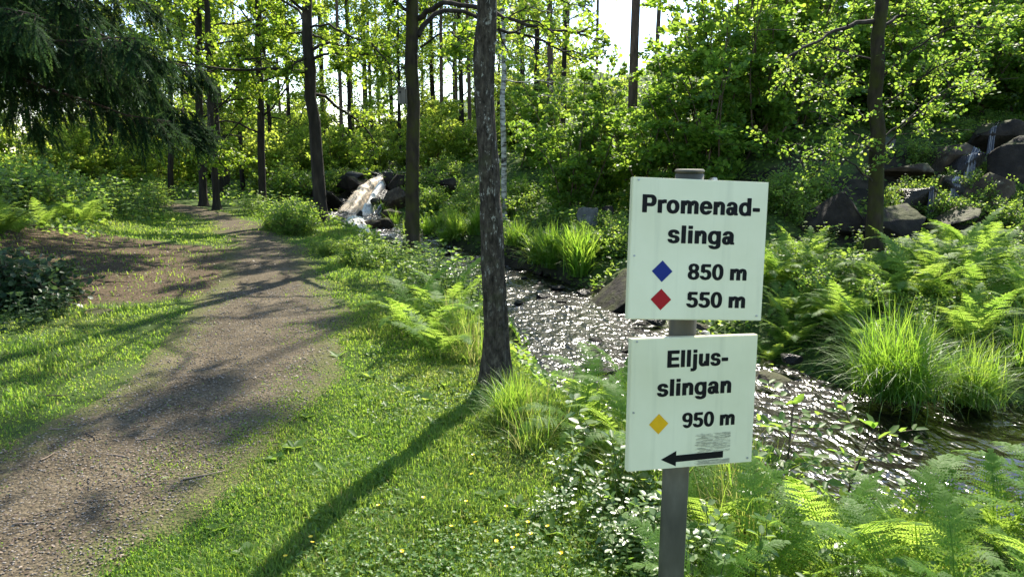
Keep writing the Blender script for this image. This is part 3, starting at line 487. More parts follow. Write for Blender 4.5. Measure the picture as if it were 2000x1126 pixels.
# ------------------------------------------------------------------ trees
def decid(rng, base, trunk, rad, hb, nl, Lf, lsize, ntw=5, nleaf=14, nsec=6, customs=(), spread=.12, lift=.0, low=.35):
    """returns the limbs (tube builder each), and the crown builder; trunk = polyline, rad its radii"""
    limbs, crown = [], MB(); T = np.array(trunk); z = T[:, 2]; H = z[-1]; ga = rng.uniform(0, 6.28); anc, adir = [], []
    def clothe(mb, P, L, r):
        tube(mb, P, np.linspace(r, r * .25, len(P)), 6)
        seg = len(P)
        for k in range(nsec):
            f = rng.uniform(low, 1); j = min(int(f * (seg - 1)), seg - 2); d0 = unit(P[j + 1] - P[j]); sd = unit(np.cross(d0, rng.normal(0, 1, 3))); 
            d = unit(d0 * .7 + sd * np.array([1, 1, .5])); L2 = L * rng.uniform(.22, .45) * (1.25 - .6 * f)
            S = grow(P[j] + (P[j + 1] - P[j]) * rng.random(), d, L2, 6, .22, lift, rng); tube(mb, S, np.linspace(r * .35, .004, 6), 4, cap=False)
            for t in range(ntw):
                i = rng.integers(1, 5); dd = unit(unit(S[i + 1] - S[i]) * .6 + rng.normal(0, .5, 3) * np.array([1, 1, .6])); W = grow(S[i], dd, rng.uniform(.25, .6) * min(1, L2 + .3), 4, .25, lift - .02, rng); tube(mb, W, [.009, .007, .006, .004], 3, cap=False)
                u = rng.random((nleaf, 1)) * 3; a = np.minimum(u.astype(int)[:, 0], 2); pp = W[a] + (W[a + 1] - W[a]) * (u - a[:, None])
                anc.append(pp + rng.normal(0, spread, (nleaf, 3)) * .5); adir.append(np.repeat(dd[None], nleaf, 0))
    for i in range(nl):
        f = (i + rng.uniform(.2, .8)) / nl; h = hb + (H - hb) * f ** .95; p = np.array([np.interp(h, z, T[:, k]) for k in range(3)]); az = ga + i * 2.4; el = rng.uniform(.15, .6) + .5 * f
        L = Lf * (1 - .72 * f) * rng.uniform(.75, 1.2); d = np.array([math.cos(az) * math.cos(el), math.sin(az) * math.cos(el), math.sin(el)])
        P = grow(p, d, L, 9, .24, -.03, rng); mb = MB(); clothe(mb, P, L, max(.012, np.interp(h, z, rad) * .33)); limbs.append(mb)
    for cp, r in customs:
        P = np.array(cp); u = np.linspace(0, len(P) - 1, 3 * len(P)); P = np.stack([np.interp(u, np.arange(len(P)), P[:, k]) for k in range(3)], 1); P[1:-1] = (P[:-2] + 2 * P[1:-1] + P[2:]) / 4
        P = P + rng.normal(0, .015, P.shape); mb = MB(); clothe(mb, P, float(np.linalg.norm(np.diff(P, axis=0), axis=1).sum()) * .8, r); limbs.append(mb)
    A = np.concatenate(anc); leaves(crown, A, np.concatenate(adir), lsize, rng=rng)
    return limbs, crown
def trunk_line(px, d, H, n=22, wob=.02, rng=RNG):
    """px = photo positions (x, y, width) from the foot upwards, all in the tree's own distance d"""
    P = np.array([at(a, b, d) for a, b, w in px]); W = np.array([w / FPX * d * .5 * .83 for a, b, w in px])
    zt = P[0, 2] + H; dirv = unit(P[-1] - P[-2]) if len(P) > 1 else np.array([0, 0, 1.]); 
    if P[-1, 2] < zt: e = P[-1] + (dirv * .5 + np.array([0, 0, .5])) / (dirv[2] * .5 + .5) * (zt - P[-1, 2]); P = np.vstack([P, e]); W = np.append(W, W[-1] * .3)
    zz = np.concatenate([np.linspace(P[0, 2] - .6, P[0, 2] + .6, 10)[:-1], np.linspace(P[0, 2] + .6, P[-1, 2], n)])
    Q = np.stack([np.interp(zz, P[:, 2], P[:, 0]), np.interp(zz, P[:, 2], P[:, 1]), zz], 1); R = np.interp(zz, P[:, 2], W)
    Q[:, :2] += rng.normal(0, wob, (len(zz), 2)) * sstep(.5, 2, zz - P[0, 2])[:, None]
    R = R * (1 + .6 * np.exp(-np.clip(zz - P[0, 2], -.1, 9) / .16)); return Q, R
def trunk_mesh(Q, R, name, mat, parent, seg=18, rough=.035, fine=False, rng=RNG):
    if fine:
        z = np.linspace(Q[0, 2], Q[-1, 2], fine); R2 = np.interp(z, Q[:, 2], R); Q2 = np.stack([np.interp(z, Q[:, 2], Q[:, 0]), np.interp(z, Q[:, 2], Q[:, 1]), z], 1)
        ker = np.ones(9) / 9
        for k in (0, 1): Q2[:, k] = np.convolve(np.pad(Q2[:, k], 4, mode='edge'), ker, 'valid')
        an = np.linspace(0, 2 * math.pi, seg, endpoint=False); 
        ro = (fbm(np.cos(an)[None] * 3 + z[:, None] * .4 + 5, np.sin(an)[None] * 3 + z[:, None] * 1.1, 8, 4) - .5) * .05 + (fbm(an[None] * 9 + z[:, None] * 0, z[:, None] * 9 + an[None] * 2, 14, 3) - .5) * .02
        ro = ro + .06 * np.exp(-np.clip(z - Q[0, 2] - .2, 0, 9) / .2)[:, None] * (np.cos(an * 4 + 1)[None] * .5)
        mb = MB(); tube(mb, Q2, R2, seg, ro)
    else: mb = MB(); tube(mb, Q, R, seg, rough, rng)
    return mb.build(name, M[mat], parent, True)
def tree(label, px, H, hb, nl, Lf, lsize, bark, leaf, group=None, seed=1, customs=(), fine=False, d=None, ntw=5, nleaf=14, nsec=6, name='broadleaf_tree', lift=0, low=.35, spread=.075):
    rng = np.random.default_rng(seed); x, y, z = gp(px[0][0], px[0][1])
    if d: y = d
    Q, R = trunk_line(px, y, H, rng=rng); t = empty(name, label, 'tree', group, tuple(Q[4])); off = np.array(Q[4])
    cu = [([at(a, b, y + c) for a, b, c in cp], r) for cp, r in customs]
    limbs, crown = decid(rng, None, Q, R, Q[0, 2] + hb, nl, Lf, lsize, ntw, nleaf, nsec, cu, lift=lift, low=low, spread=spread)
    for mb in limbs:
        for k in range(len(mb.v)): mb.v[k] = mb.v[k] - off
        mb.build('branch', M['bark' if bark in ('lichen', 'mossbark', 'bark') else bark], t, True)
    for k in range(len(crown.v)): crown.v[k] = crown.v[k] - off
    crown.build('crown', M[leaf], t); Q2 = Q - off; trunk_mesh(Q2, R, 'trunk', bark, t, 40 if fine else 18, fine=fine, rng=rng)
    return t, y
# the near trunk with pale lichen
tree('grey barked trunk with white lichen patches standing on the near bank, closest tree of all', [(970, 752, 58), (970, 640, 52), (962, 480, 47), (949, 300, 42), (942, 120, 41), (940, 0, 40)], 11, 5.0, 14, 2.6, .06, 'lichen', 'alder', None, 3, (), 260, None, 4, 14, 6)
GA = 'alders along the path'
tree('brown mossy trunk carrying a nest box, between the waterfall and the lichened trunk', [(805, 492, 34), (806, 300, 31), (807, 120, 30), (808, 0, 27)], 14, 5.0, 30, 4.2, .07, 'mossbark', 'alder', GA, 5,
     [([(815, 40, 0), (845, 14, -.3), (890, 4, -.6), (960, 25, -1.0), (1000, 40, -1.2), (1054, 54, -1.3), (1110, 62, -1.2), (1170, 60, -1)], .05), ([(815, 70, 0), (850, 20, .2), (919, 25, .4), (961, 57, .6), (1011, 64, .9), (1054, 75, 1), (1103, 106, 1.1), (1145, 122, 1.2)], .045),
      ([(800, 30, 0), (785, 12, -.2), (765, -8, -.4), (740, -30, -.6)], .04), ([(820, 90, 0), (870, 60, -.5), (900, 75, -.8), (905, 110, -.9)], .02)], False, 12.3, 4, 14, 6)
tree('dark thick trunk left of the waterfall with arching limbs on both sides', [(627, 432, 30), (620, 300, 27), (611, 200, 26), (603, 80, 24), (600, 0, 20)], 13, 3.4, 26, 3.8, .07, 'bark', 'alder', GA, 7,
     [([(612, 116, 0), (635, 103, -.2), (667, 103, -.4), (702, 117, -.5), (732, 144, -.6)], .04), ([(610, 68, 0), (632, 77, .2), (663, 99, .3), (668, 149, .4)], .03), ([(606, 112, 0), (588, 114, -.2), (571, 131, -.3), (557, 163, -.4), (541, 194, -.5)], .04), ([(604, 68, 0), (585, 62, .2), (565, 67, .4), (555, 46, .6), (530, 20, .8)], .03),
      ([(603, 55, 0), (640, 45, -.4), (672, 66, -.8), (727, 85, -1.1), (756, 117, -1.4), (780, 172, -1.6)], .032)], False, None, 5, 22, 7)
tree('slender dark trunk standing midway between the path bend and the waterfall', [(513, 402, 17), (510, 260, 16), (506, 90, 15), (504, 0, 12)], 12, 2.6, 26, 3.4, .08, 'bark', 'alder', GA, 9, [([(508, 105, 0), (525, 88, -.2), (540, 70, -.4), (552, 40, -.6)], .03), ([(506, 130, 0), (485, 105, .2), (465, 100, .4)], .03)], False, None, 5, 18, 7)
tree('straight dark trunk at the bend, right one of the close pair beside the path', [(424, 410, 16), (414, 250, 14), (405, 60, 13), (403, 0, 11)], 12, 2.6, 26, 3.2, .08, 'bark', 'alder', GA, 11, (), False, None, 5, 17, 6)
tree('straight greyish trunk at the bend, left one of the close pair beside the path', [(398, 403, 18), (391, 250, 16), (387, 60, 15), (386, 0, 12)], 12, 2.6, 26, 3.2, .08, 'bark', 'alder', GA, 13, (), False, None, 5, 17, 6)
tree('short looking trunk partly hidden by spruce branches where the path vanishes', [(334, 392, 13), (333, 250, 12), (332, 100, 10)], 11, 3.0, 16, 3.0, .11, 'bark', 'alder', GA, 15, (), False, None, 4, 12, 6)
tree('dark straight trunk on the far bank with bright drooping leaf sprays, right of the signs', [(1706, 500, 36), (1712, 330, 33), (1717, 150, 30), (1718, 0, 27)], 11, 7.5, 4, 1.5, .05, 'mossbark', 'hazel', None, 17,
     [([(1710, 42, 0), (1665, 45, -.2), (1620, 70, -.5), (1565, 95, -.8), (1520, 122, -1)], .04), ([(1722, 55, 0), (1760, 30, .3), (1800, 0, .6)], .03), ([(1712, 362, 0), (1685, 335, -.4), (1650, 310, -.8), (1600, 290, -1.1), (1562, 284, -1.3)], .016), ([(1712, 300, 0), (1670, 265, -.4), (1630, 225, -.8), (1580, 215, -1)], .016),
      ([(1716, 250, 0), (1670, 215, .5), (1610, 160, .9), (1540, 150, 1.2)], .016), ([(1724, 300, 0), (1770, 240, -.3), (1830, 190, -.5), (1900, 170, -.7)], .016), ([(1722, 210, 0), (1780, 165, -.4), (1850, 120, -.8), (1930, 120, -1.1)], .02), ([(1722, 150, 0), (1790, 90, -.5), (1870, 50, -.9), (1960, 60, -1.2)], .02), ([(1724, 270, 0), (1790, 220, .4), (1850, 170, .8), (1990, 150, 1)], .016), ([(1716, 120, 0), (1640, 100, .5), (1560, 60, .8), (1480, 60, 1)], .02)], False, None, 5, 17, 6, low=.2)
tree('thin white birch with black marks on the far bank behind the lichened trunk', [(985, 432, 13), (984, 250, 12), (983, 60, 10), (982, 0, 9)], 12, 4.0, 16, 2.6, .08, 'birch', 'hazel', None, 19, (), False, None, 4, 12, 6, name='birch_tree')

# nest box on the mossy trunk
b = at(785, 188, 12.2); nb = empty('nest_box', 'small grey wooden nest box fixed to the left side of the mossy trunk', 'nest box', None, tuple(b)); woodm = noise_mat('weathered_wood', [(.3, (.10, .09, .075)), (.7, (.20, .18, .15))], 20, 6, .9, .5, 60, .005, stretch=(1, 1, .15))
def boxmesh(name, dims, c, mat, parent, bev=.004, rot=None):
    bm = bmesh.new(); bmesh.ops.create_cube(bm, size=1); bmesh.ops.scale(bm, vec=dims, verts=bm.verts)
    if bev: bmesh.ops.bevel(bm, geom=list(bm.edges), offset=bev, segments=2, affect='EDGES')
    if rot: bmesh.ops.rotate(bm, matrix=rot, verts=bm.verts)
    bmesh.ops.translate(bm, vec=c, verts=bm.verts); me = bpy.data.meshes.new(name); bm.to_mesh(me); bm.free(); me.materials.append(mat); return link(name, me, parent)
def cyl(name, r, h, c, mat, parent, axis='Z', seg=32, bev=.0):
    bm = bmesh.new(); bmesh.ops.create_cone(bm, cap_ends=True, segments=seg, radius1=r, radius2=r, depth=h)
    if bev: bmesh.ops.bevel(bm, geom=[e for e in bm.edges if abs(e.calc_face_angle(0)) > .7], offset=bev, segments=2, affect='EDGES')
    if axis == 'Y': bmesh.ops.rotate(bm, matrix=Matrix.Rotation(math.pi / 2, 3, 'X'), verts=bm.verts)
    if axis == 'X': bmesh.ops.rotate(bm, matrix=Matrix.Rotation(math.pi / 2, 3, 'Y'), verts=bm.verts)
    bmesh.ops.translate(bm, vec=c, verts=bm.verts); me = bpy.data.meshes.new(name); bm.to_mesh(me); bm.free(); me.materials.append(mat)
    for p in me.polygons: p.use_smooth = len(p.vertices) == 4
    return link(name, me, parent)
boxmesh('body', (.125, .13, .25), (0, 0, 0), woodm, nb); boxmesh('roof', (.155, .18, .02), (0, -.01, .139), woodm, nb, rot=Matrix.Rotation(.1, 3, 'X')); boxmesh('mounting_slat', (.02, .06, .36), (.075, .02, 0), woodm, nb); cyl('entrance_hole', .02, .01, (-.02, -.066, .06), plain('hole_black', (.01, .01, .01), .9), nb, 'Y')

# ------------------------------------------------------------------ instanced trees and shrubs
def proto_tree(name, seed, H, hb, nl, Lf, lsize, bark, leaf, r0, ntw=4, nleaf=14, nsec=6, lift=0):
    rng = np.random.default_rng(seed); z = np.concatenate([[-.3, 0, .15, .4], np.linspace(1, H, 12)]); Q = np.stack([rng.normal(0, .03, 16).cumsum() * .6, rng.normal(0, .03, 16).cumsum() * .6, z], 1); R = r0 * (1 - .8 * np.clip(z, 0, H) / H) * (1 + .5 * np.exp(-np.clip(z, 0, 9) / .2))
    limbs, crown = decid(rng, None, Q, R, hb, nl, Lf, lsize, ntw, nleaf, nsec, lift=lift, spread=.2); mb = MB()
    for l in limbs:
        o = mb.n
        for v, r in zip(l.v, l.r): mb.v.append(v); mb.r.append(r)
        mb.q += [q + o for q in l.q]; mb.t += [t + o for t in l.t]; mb.n += l.n
    tm = MB(); tube(tm, Q, R, 10, .03, rng)
    return [(tm.mesh('trunk', M[bark], True), 'trunk'), (mb.mesh('branches', M[bark], True), 'branch'), (crown.mesh('crown', M[leaf]), 'crown')]
def place(proto, name, loc, rz, sc_, label, cat, group, tilt=(0, 0)):
    t = empty(name, label, cat, group, loc, rz, sc_); t.rotation_euler = (tilt[0], tilt[1], rz)
    for me, nm in proto: link(nm, me, t)
    return t
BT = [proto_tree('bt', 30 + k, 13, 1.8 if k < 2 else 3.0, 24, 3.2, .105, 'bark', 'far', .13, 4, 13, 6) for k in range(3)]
def pine_proto(seed, nbr=26):
    rng = np.random.default_rng(seed); H = 17; z = np.concatenate([[-.3, 0, .2], np.linspace(1, H, 12)]); Q = np.stack([rng.normal(0, .03, 15).cumsum(), rng.normal(0, .03, 15).cumsum(), z], 1); R = .16 * (1 - .75 * np.clip(z, 0, H) / H)
    tm = MB(); tube(tm, Q, R, 10, .03, rng); mb = MB(); cr = MB(); A, D = [], []
    for i in range(nbr):
        f = rng.random(); h = 6 + 11 * f ** .6; p = np.array([np.interp(h, z, Q[:, 0]), np.interp(h, z, Q[:, 1]), h]); az = rng.uniform(0, 6.28); dead = h < 12; L = (rng.uniform(.4, 1.1) if dead else rng.uniform(.9, 1.9) * (1.2 - .6 * f)); el = rng.uniform(-.2, .4)
        P = grow(p, (math.cos(az), math.sin(az), el), L, 6, .2, .03, rng); tube(mb, P, np.linspace(.03, .008, 6), 4)
        if dead: continue
        for k in range(9):
            j = rng.integers(2, 5); S = grow(P[j], unit(P[j + 1] - P[j]) + rng.normal(0, .6, 3), .5, 4, .2, .05, rng); tube(mb, S, .006, 3, cap=False)
            for q in range(4): c = S[rng.integers(1, 4)] + rng.normal(0, .06, 3); A.append(c + rng.normal(0, .02, (14, 3))); D.append(rng.normal(0, 1, (14, 3)) + unit(S[-1] - S[0]) * .6)
    leaves(cr, np.concatenate(A), np.concatenate(D), .16, T=LEAF * np.array([.28, 1, 1]), Q=LEAFQ, rng=rng)
    return [(tm.mesh('trunk', M['pinebark'], True), 'trunk'), (mb.mesh('branches', M['pinebark'], True), 'branch'), (cr.mesh('crown', M['pine']), 'crown')]
PT = [pine_proto(50), pine_proto(51)]; PTS = [pine_proto(52, 12)]
def shrub_proto(seed, H, R, nst, lsize, leaf, n=5200, bare=.15):
    rng = np.random.default_rng(seed); st, cr = MB(), MB(); A, D = [], []
    for i in range(nst):
        az = rng.uniform(0, 6.28); lean = rng.uniform(.1, 1) ** .8 * R / H; h = H * rng.uniform(.6, 1) * (1 - .25 * lean); P = grow((rng.normal(0, .15), rng.normal(0, .15), -.15), (math.cos(az) * lean, math.sin(az) * lean, 1), h, 10, .07, -.012, rng); tube(st, P, np.linspace(.022, .006, 10) * H / 4, 5)
        for k in range(12):
            j = rng.integers(1, 9); d = unit(np.array([rng.normal(), rng.normal(), .25 + rng.normal(0, .3)])); S = grow(P[j], d, rng.uniform(.3, .85) * R * .5, 6, .2, -.03, rng); tube(st, S, np.linspace(.008, .003, 6), 3, cap=False)
            m = max(3, n // (nst * 12)); u = rng.random((m, 1)) ** .7 * 5; a = np.minimum(u.astype(int)[:, 0], 4); A.append(S[a] + (S[a + 1] - S[a]) * (u - a[:, None]) + rng.normal(0, .07, (m, 3)) * np.array([1, 1, .55])); D.append(np.repeat(d[None], m, 0))
    leaves(cr, np.concatenate(A), np.concatenate(D), lsize, rng=rng, mess=.5)
    return [(st.mesh('stems', M['twig'], True), 'stem'), (cr.mesh('foliage', M[leaf]), 'foliage')]
SH = [shrub_proto(60 + k, 4.2, 2.0, 12, .085, 'hazel', 9000) for k in range(3)]           # tall hazel
SL = [shrub_proto(70 + k, 1.3, .9, 12, .06, 'herb', 2600) for k in range(3)]               # low leafy
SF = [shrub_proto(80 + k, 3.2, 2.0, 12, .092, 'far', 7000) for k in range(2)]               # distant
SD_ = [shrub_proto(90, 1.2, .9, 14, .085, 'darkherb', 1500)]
rr = random.Random(5)
def put(proto, px, py, name, sc_, label, cat, group, d=None):
    """on the ground seen at (px, py), or at the given distance along that bearing"""
    if d: x = (px - 1000) / FPX * d * 1.0; y = d; z = terr1(x, y)
    else: x, y, z = gp(px, py)
    return place(rr.choice(proto) if isinstance(proto[0], list) else proto, name, (x, y, z - .03), rr.uniform(0, 6.28), sc_ * rr.uniform(.92, 1.08), label, cat, group)
# hazels on the hillside behind the signs
for px, d, s, lab in [(1120, 18.5, .95, 'leafy hazel left of the others, above the grey boulder'), (1165, 20.5, 1.05, 'tall hazel between the slope and the pine trunk'), (1265, 18.0, 1.1, 'hazel with a dark shaded base behind the upper plate'), (1330, 20.5, 1.2, 'tall bright hazel rising above the upper plate'), (1370, 17.0, 1.05, 'dense hazel behind the right half of the upper plate'), (1430, 20.0, 1.45, 'tallest hazel right of the gap of sky'), (1475, 17.5, 1.1, 'shaded hazel just right of the upper plate'),
                      (1545, 18.5, 1.2, 'hazel left of the right-hand trunk'), (1590, 22, 1.35, 'hazel high on the slope left of the right-hand trunk'), (1660, 19.5, 1.15, 'hazel behind the right-hand trunk'), (1760, 21, 1.2, 'hazel above the flat ledge'), (1850, 22, 1.2, 'hazel on the hilltop above the slanted slab'), (1960, 21.5, 1.1, 'hazel at the right end of the hilltop'), (1215, 23.5, 1.0, 'hazel behind the pine trunk'), (1050, 26, .9, 'small hazel on the slope right of the birch'), (1510, 24, 1.4, 'hazel at the back of the slope'), (1700, 26, 1.4, 'hazel at the back above the ledge'), (1790, 18.2, .75, 'hazel just above the flat ledge right of the trunk'), (1880, 19, .85, 'hazel overhanging the slanted brown slab'), (1985, 18.6, .9, 'hazel over the rock wall at the right edge'), (2060, 17, .9, 'hazel reaching in from the right edge'), (1720, 18.0, .7, 'hazel close behind the right-hand trunk'), (1920, 27, 1.4, 'hazel at the back of the hilltop')]:
    put(SH, px, 0, 'hazel_shrub', s * (.92 if 1190 < px < 1350 else 1.12), lab, 'shrub', 'hazels on the hillside', d)
# pines of the background: bare reddish trunks
for px, d, s, lab in [(1229, 21.5, 1.15, 'thick bare pine trunk rising above the hazels into the gap of sky'), (1271, 34, 1.1, 'thin pine against the sky right of the thick bare pine'), (1072, 27, 1.0, 'reddish pine right of the birch, above the green slope'), (1046, 38, 1.1, 'distant pine just left of the reddish pine on the slope'), (675, 33, 1.0, 'grey pine trunk straight behind the waterfall'), (697, 42, 1.1, 'pine standing behind the falls, second from the dark thick trunk'), (733, 40, 1.1, 'pine trunk in front of bright sky left of the nest box'), (718, 52, 1.1, 'thin pine between two others behind the falls'), (748, 50, 1.1, 'thin pine just left of the nest box'),
                   (865, 38, 1.1, 'pine seen between the nest box trunk and the lichened trunk'), (921, 34, 1.0, 'pine touching the left edge of the lichened trunk'), (895, 48, 1.1, 'thin far pine left of the lichened trunk'), (1010, 46, 1.1, 'far pine right of the birch'), (1105, 45, 1.1, 'far pine on the skyline right of the reddish pine'), (560, 46, 1.1, 'far pine between the slender trunk and the dark thick trunk'), (645, 56, 1.1, 'far pine left of the falls'), (1160, 50, 1.1, 'far pine on the skyline above the hazels')]:
    o_ = put(PTS if d < 25 else PT, px, 0, 'pine_tree', s, lab, 'tree', 'pines behind the stream', d); q_ = .62 if d > 30 else .85; o_.scale = (s * q_, s * q_, s)
# broadleaf trees filling the left and the back
for px, d, s, lab in [(437, 27, .85, 'thin tree just right of the close pair at the path bend'), (449, 31, .9, 'slim tree leaning beside the thin one right of the bend'), (480, 30, .8, 'young tree left of the slender dark trunk'), (232, 27, .8, 'thin tree seen below the spruce branches'), (270, 33, 1.0, 'tree in the bright wood behind the spruce'), (375, 34, 1.0, 'tree in the bright wood beyond the path end'), (540, 33, .9, 'tree behind the slender dark trunk'), (575, 38, .95, 'tree behind the dark thick trunk'),
                      (160, 30, .95, 'tree behind the spruce near the left edge'), (80, 36, 1.0, 'tree at the left edge behind the herbs'), (20, 28, .9, 'leftmost tree behind the spruce'), (830, 44, .75, 'tree behind the nest box trunk'), (890, 52, .8, 'far tree left of the lichened trunk'), (960, 44, .8, 'tree hidden behind the lichened trunk'), (1020, 52, .85, 'far tree right of the birch'), (770, 60, .75, 'small far tree left of the nest box trunk'),
                      (-80, 32, 1.0, 'tree beyond the left edge of the herbs'), (1450, 34, .7, 'tree on the hilltop above the signs'), (1560, 36, .65, 'tree on the hilltop left of the right-hand trunk'), (1640, 35, .65, 'hilltop tree behind the right-hand trunk'), (1800, 36, .7, 'hilltop tree at the top right'), (1900, 34, .65, 'hilltop tree near the right edge'), (2020, 33, .65, 'hilltop tree at the right edge'), (1740, 42, .75, 'rear hilltop tree at the top right'), (1020, 38, 1.1, 'tree on the skyline right of the birch'), (640, 41, 1.1, 'far tall tree left of the falls'), (722, 43, 1.15, 'far tall tree over the falls'), (772, 41, 1.1, 'far tall tree left of the nest box'), (850, 42, 1.15, 'far tall tree right of the nest box trunk'), (905, 40, 1.1, 'far tall tree left of the lichened trunk crown'), (945, 43, 1.15, 'far tall tree close left of the lichened trunk'), (1098, 29, .95, 'tree on the slope right of the reddish pine'), (1045, 30, 1.0, 'tree on the slope just right of the birch'), (1072, 37, 1.0, 'tree behind the reddish pine on the skyline'), (975, 48, 1.0, 'tree above the lichened trunk on the skyline'), (690, 37, .9, 'tree with a high crown straight behind the falls'), (785, 39, .9, 'tree with a high crown behind the nest box'), (1095, 60, .7, 'far tree on the skyline left of the gap of sky')]:
    put(BT, px, 0, 'broadleaf_tree', s, lab, 'tree', 'trees of the background wood', d)
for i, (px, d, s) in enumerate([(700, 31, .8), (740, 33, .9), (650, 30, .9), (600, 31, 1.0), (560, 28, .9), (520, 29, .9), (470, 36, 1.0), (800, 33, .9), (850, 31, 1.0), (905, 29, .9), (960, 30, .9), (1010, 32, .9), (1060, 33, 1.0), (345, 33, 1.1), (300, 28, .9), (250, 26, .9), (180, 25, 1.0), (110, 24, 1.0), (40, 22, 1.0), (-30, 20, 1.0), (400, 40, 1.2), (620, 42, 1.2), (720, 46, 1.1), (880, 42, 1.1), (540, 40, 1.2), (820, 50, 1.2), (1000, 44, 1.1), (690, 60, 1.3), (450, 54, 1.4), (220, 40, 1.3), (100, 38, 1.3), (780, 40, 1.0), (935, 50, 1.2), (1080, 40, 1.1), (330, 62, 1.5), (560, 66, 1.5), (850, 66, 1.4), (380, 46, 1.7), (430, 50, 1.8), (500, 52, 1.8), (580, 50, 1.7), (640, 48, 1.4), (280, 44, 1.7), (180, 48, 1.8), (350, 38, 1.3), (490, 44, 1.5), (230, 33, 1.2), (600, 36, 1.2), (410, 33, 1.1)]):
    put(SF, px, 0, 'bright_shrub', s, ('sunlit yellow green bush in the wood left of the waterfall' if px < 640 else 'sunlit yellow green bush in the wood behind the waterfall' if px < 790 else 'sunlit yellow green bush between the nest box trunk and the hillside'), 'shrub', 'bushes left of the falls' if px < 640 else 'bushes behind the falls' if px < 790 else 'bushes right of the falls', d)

# the spruce at the left: long drooping boughs with hanging sprays
def spruce():
    rng = np.random.default_rng(4); bx, by = -8.2, 9.5; bz = terr1(bx, by); H = 13; t = empty('spruce_tree', 'dark spruce with long drooping boughs hanging over the left of the path', 'tree', None, (bx, by, bz))
    z = np.linspace(-.2, H, 16); Q = np.stack([z * 0, z * 0, z], 1); R = .2 * (1 - .85 * np.clip(z, 0, H) / H) + .01; trunk_mesh(Q, R, 'trunk', 'sprucebark', t, 16, .03)
    # a needled twig as a template
    nn = 40; u = np.linspace(.02, 1, nn); an = rng.uniform(0, 6.28, nn); V, F = [], []
    for a, b in zip(u, an):
        l = .085 * (1 - .35 * a); d = np.array([math.cos(b) * .8, .65, math.sin(b) * .8]); p = np.array([0, a, -.12 * a * a]); s = np.cross(d, [0, 0, 1.]); s = s / np.linalg.norm(s) * .016
        k = len(V); V += [p - s, p + s, p + d * l + s * .5, p + d * l - s * .5]; F.append((k, k + 1, k + 2, k + 3))
    k = len(V); V += [(-.008, 0, 0), (.008, 0, 0), (.004, 1, -.12), (-.004, 1, -.12)]; F.append((k, k + 1, k + 2, k + 3)); V = np.array(V)
    crown = MB(); P0, D0, S0, X0 = [], [], [], []; nb = 124
    for i in range(nb):
        f = (i + rng.random()) / nb; h = 2.45 + (H - 3.0) * f ** 1.5; az = i * 2.4 + rng.uniform(-.3, .3); L = min(5.0 * (1 - .82 * f), 4.4 + .5 * rng.random()) * rng.uniform(.78, 1.0)
        P = grow((0, 0, h), (math.cos(az), math.sin(az), .16), L, 12, .085, -.075, rng); P[:, 2] += .55 * (np.linspace(0, 1, 12) ** 4) * .6; P[:, 2] = np.where(P[:, 2] < 1.7, 1.7 - (1.7 - P[:, 2]) * .25, P[:, 2])
        b = MB(); tube(b, P, np.linspace(.034, .006, 12), 5)
        tg = unit(np.gradient(P, axis=0)); sd = unit(np.cross(tg, [0, 0, 1.]))
        for k in range(int(46 * L / 3) + 8):
            f2 = rng.uniform(.12, 1) ** .8; j = min(int(f2 * 11), 10); c = P[j] + (P[j + 1] - P[j]) * rng.random(); sgn = rng.choice([-1, 1]); dd = unit(tg[j] * .55 + sd[j] * sgn * rng.uniform(.3, 1) + np.array([0, 0, -rng.uniform(.15, .9)])); l2 = rng.uniform(.35, .95) * (1.15 - .6 * f2)
            S = grow(c, dd, l2, 6, .1, -.12, rng); tube(b, S, np.linspace(.006, .002, 6), 3, cap=False)
            for q in range(18):
                e = rng.integers(0, 5); P0.append(S[e] + (S[e + 1] - S[e]) * rng.random()); D0.append(unit(S[e + 1] - S[e]) + rng.normal(0, .42, 3)); S0.append(rng.uniform(.16, .32))
        b.build('branch', M['sprucebark'], t)
    P0, D0, S0 = np.array(P0), unit(np.array(D0)), np.array(S0); X = unit(np.cross(D0, np.array([0, 0, 1.]) + rng.normal(0, .2, (len(D0), 3)))); Z = np.cross(X, D0)
    inst(V, F, None, P0, X, D0, Z, S0, crown, np.clip(np.repeat(rng.random(len(P0)) ** 2 * .8, len(V)) + np.tile(.45 * (V[:, 1] > .82), len(P0)), 0, 1)); crown.build('crown', M['spruce'], t)
spruce()

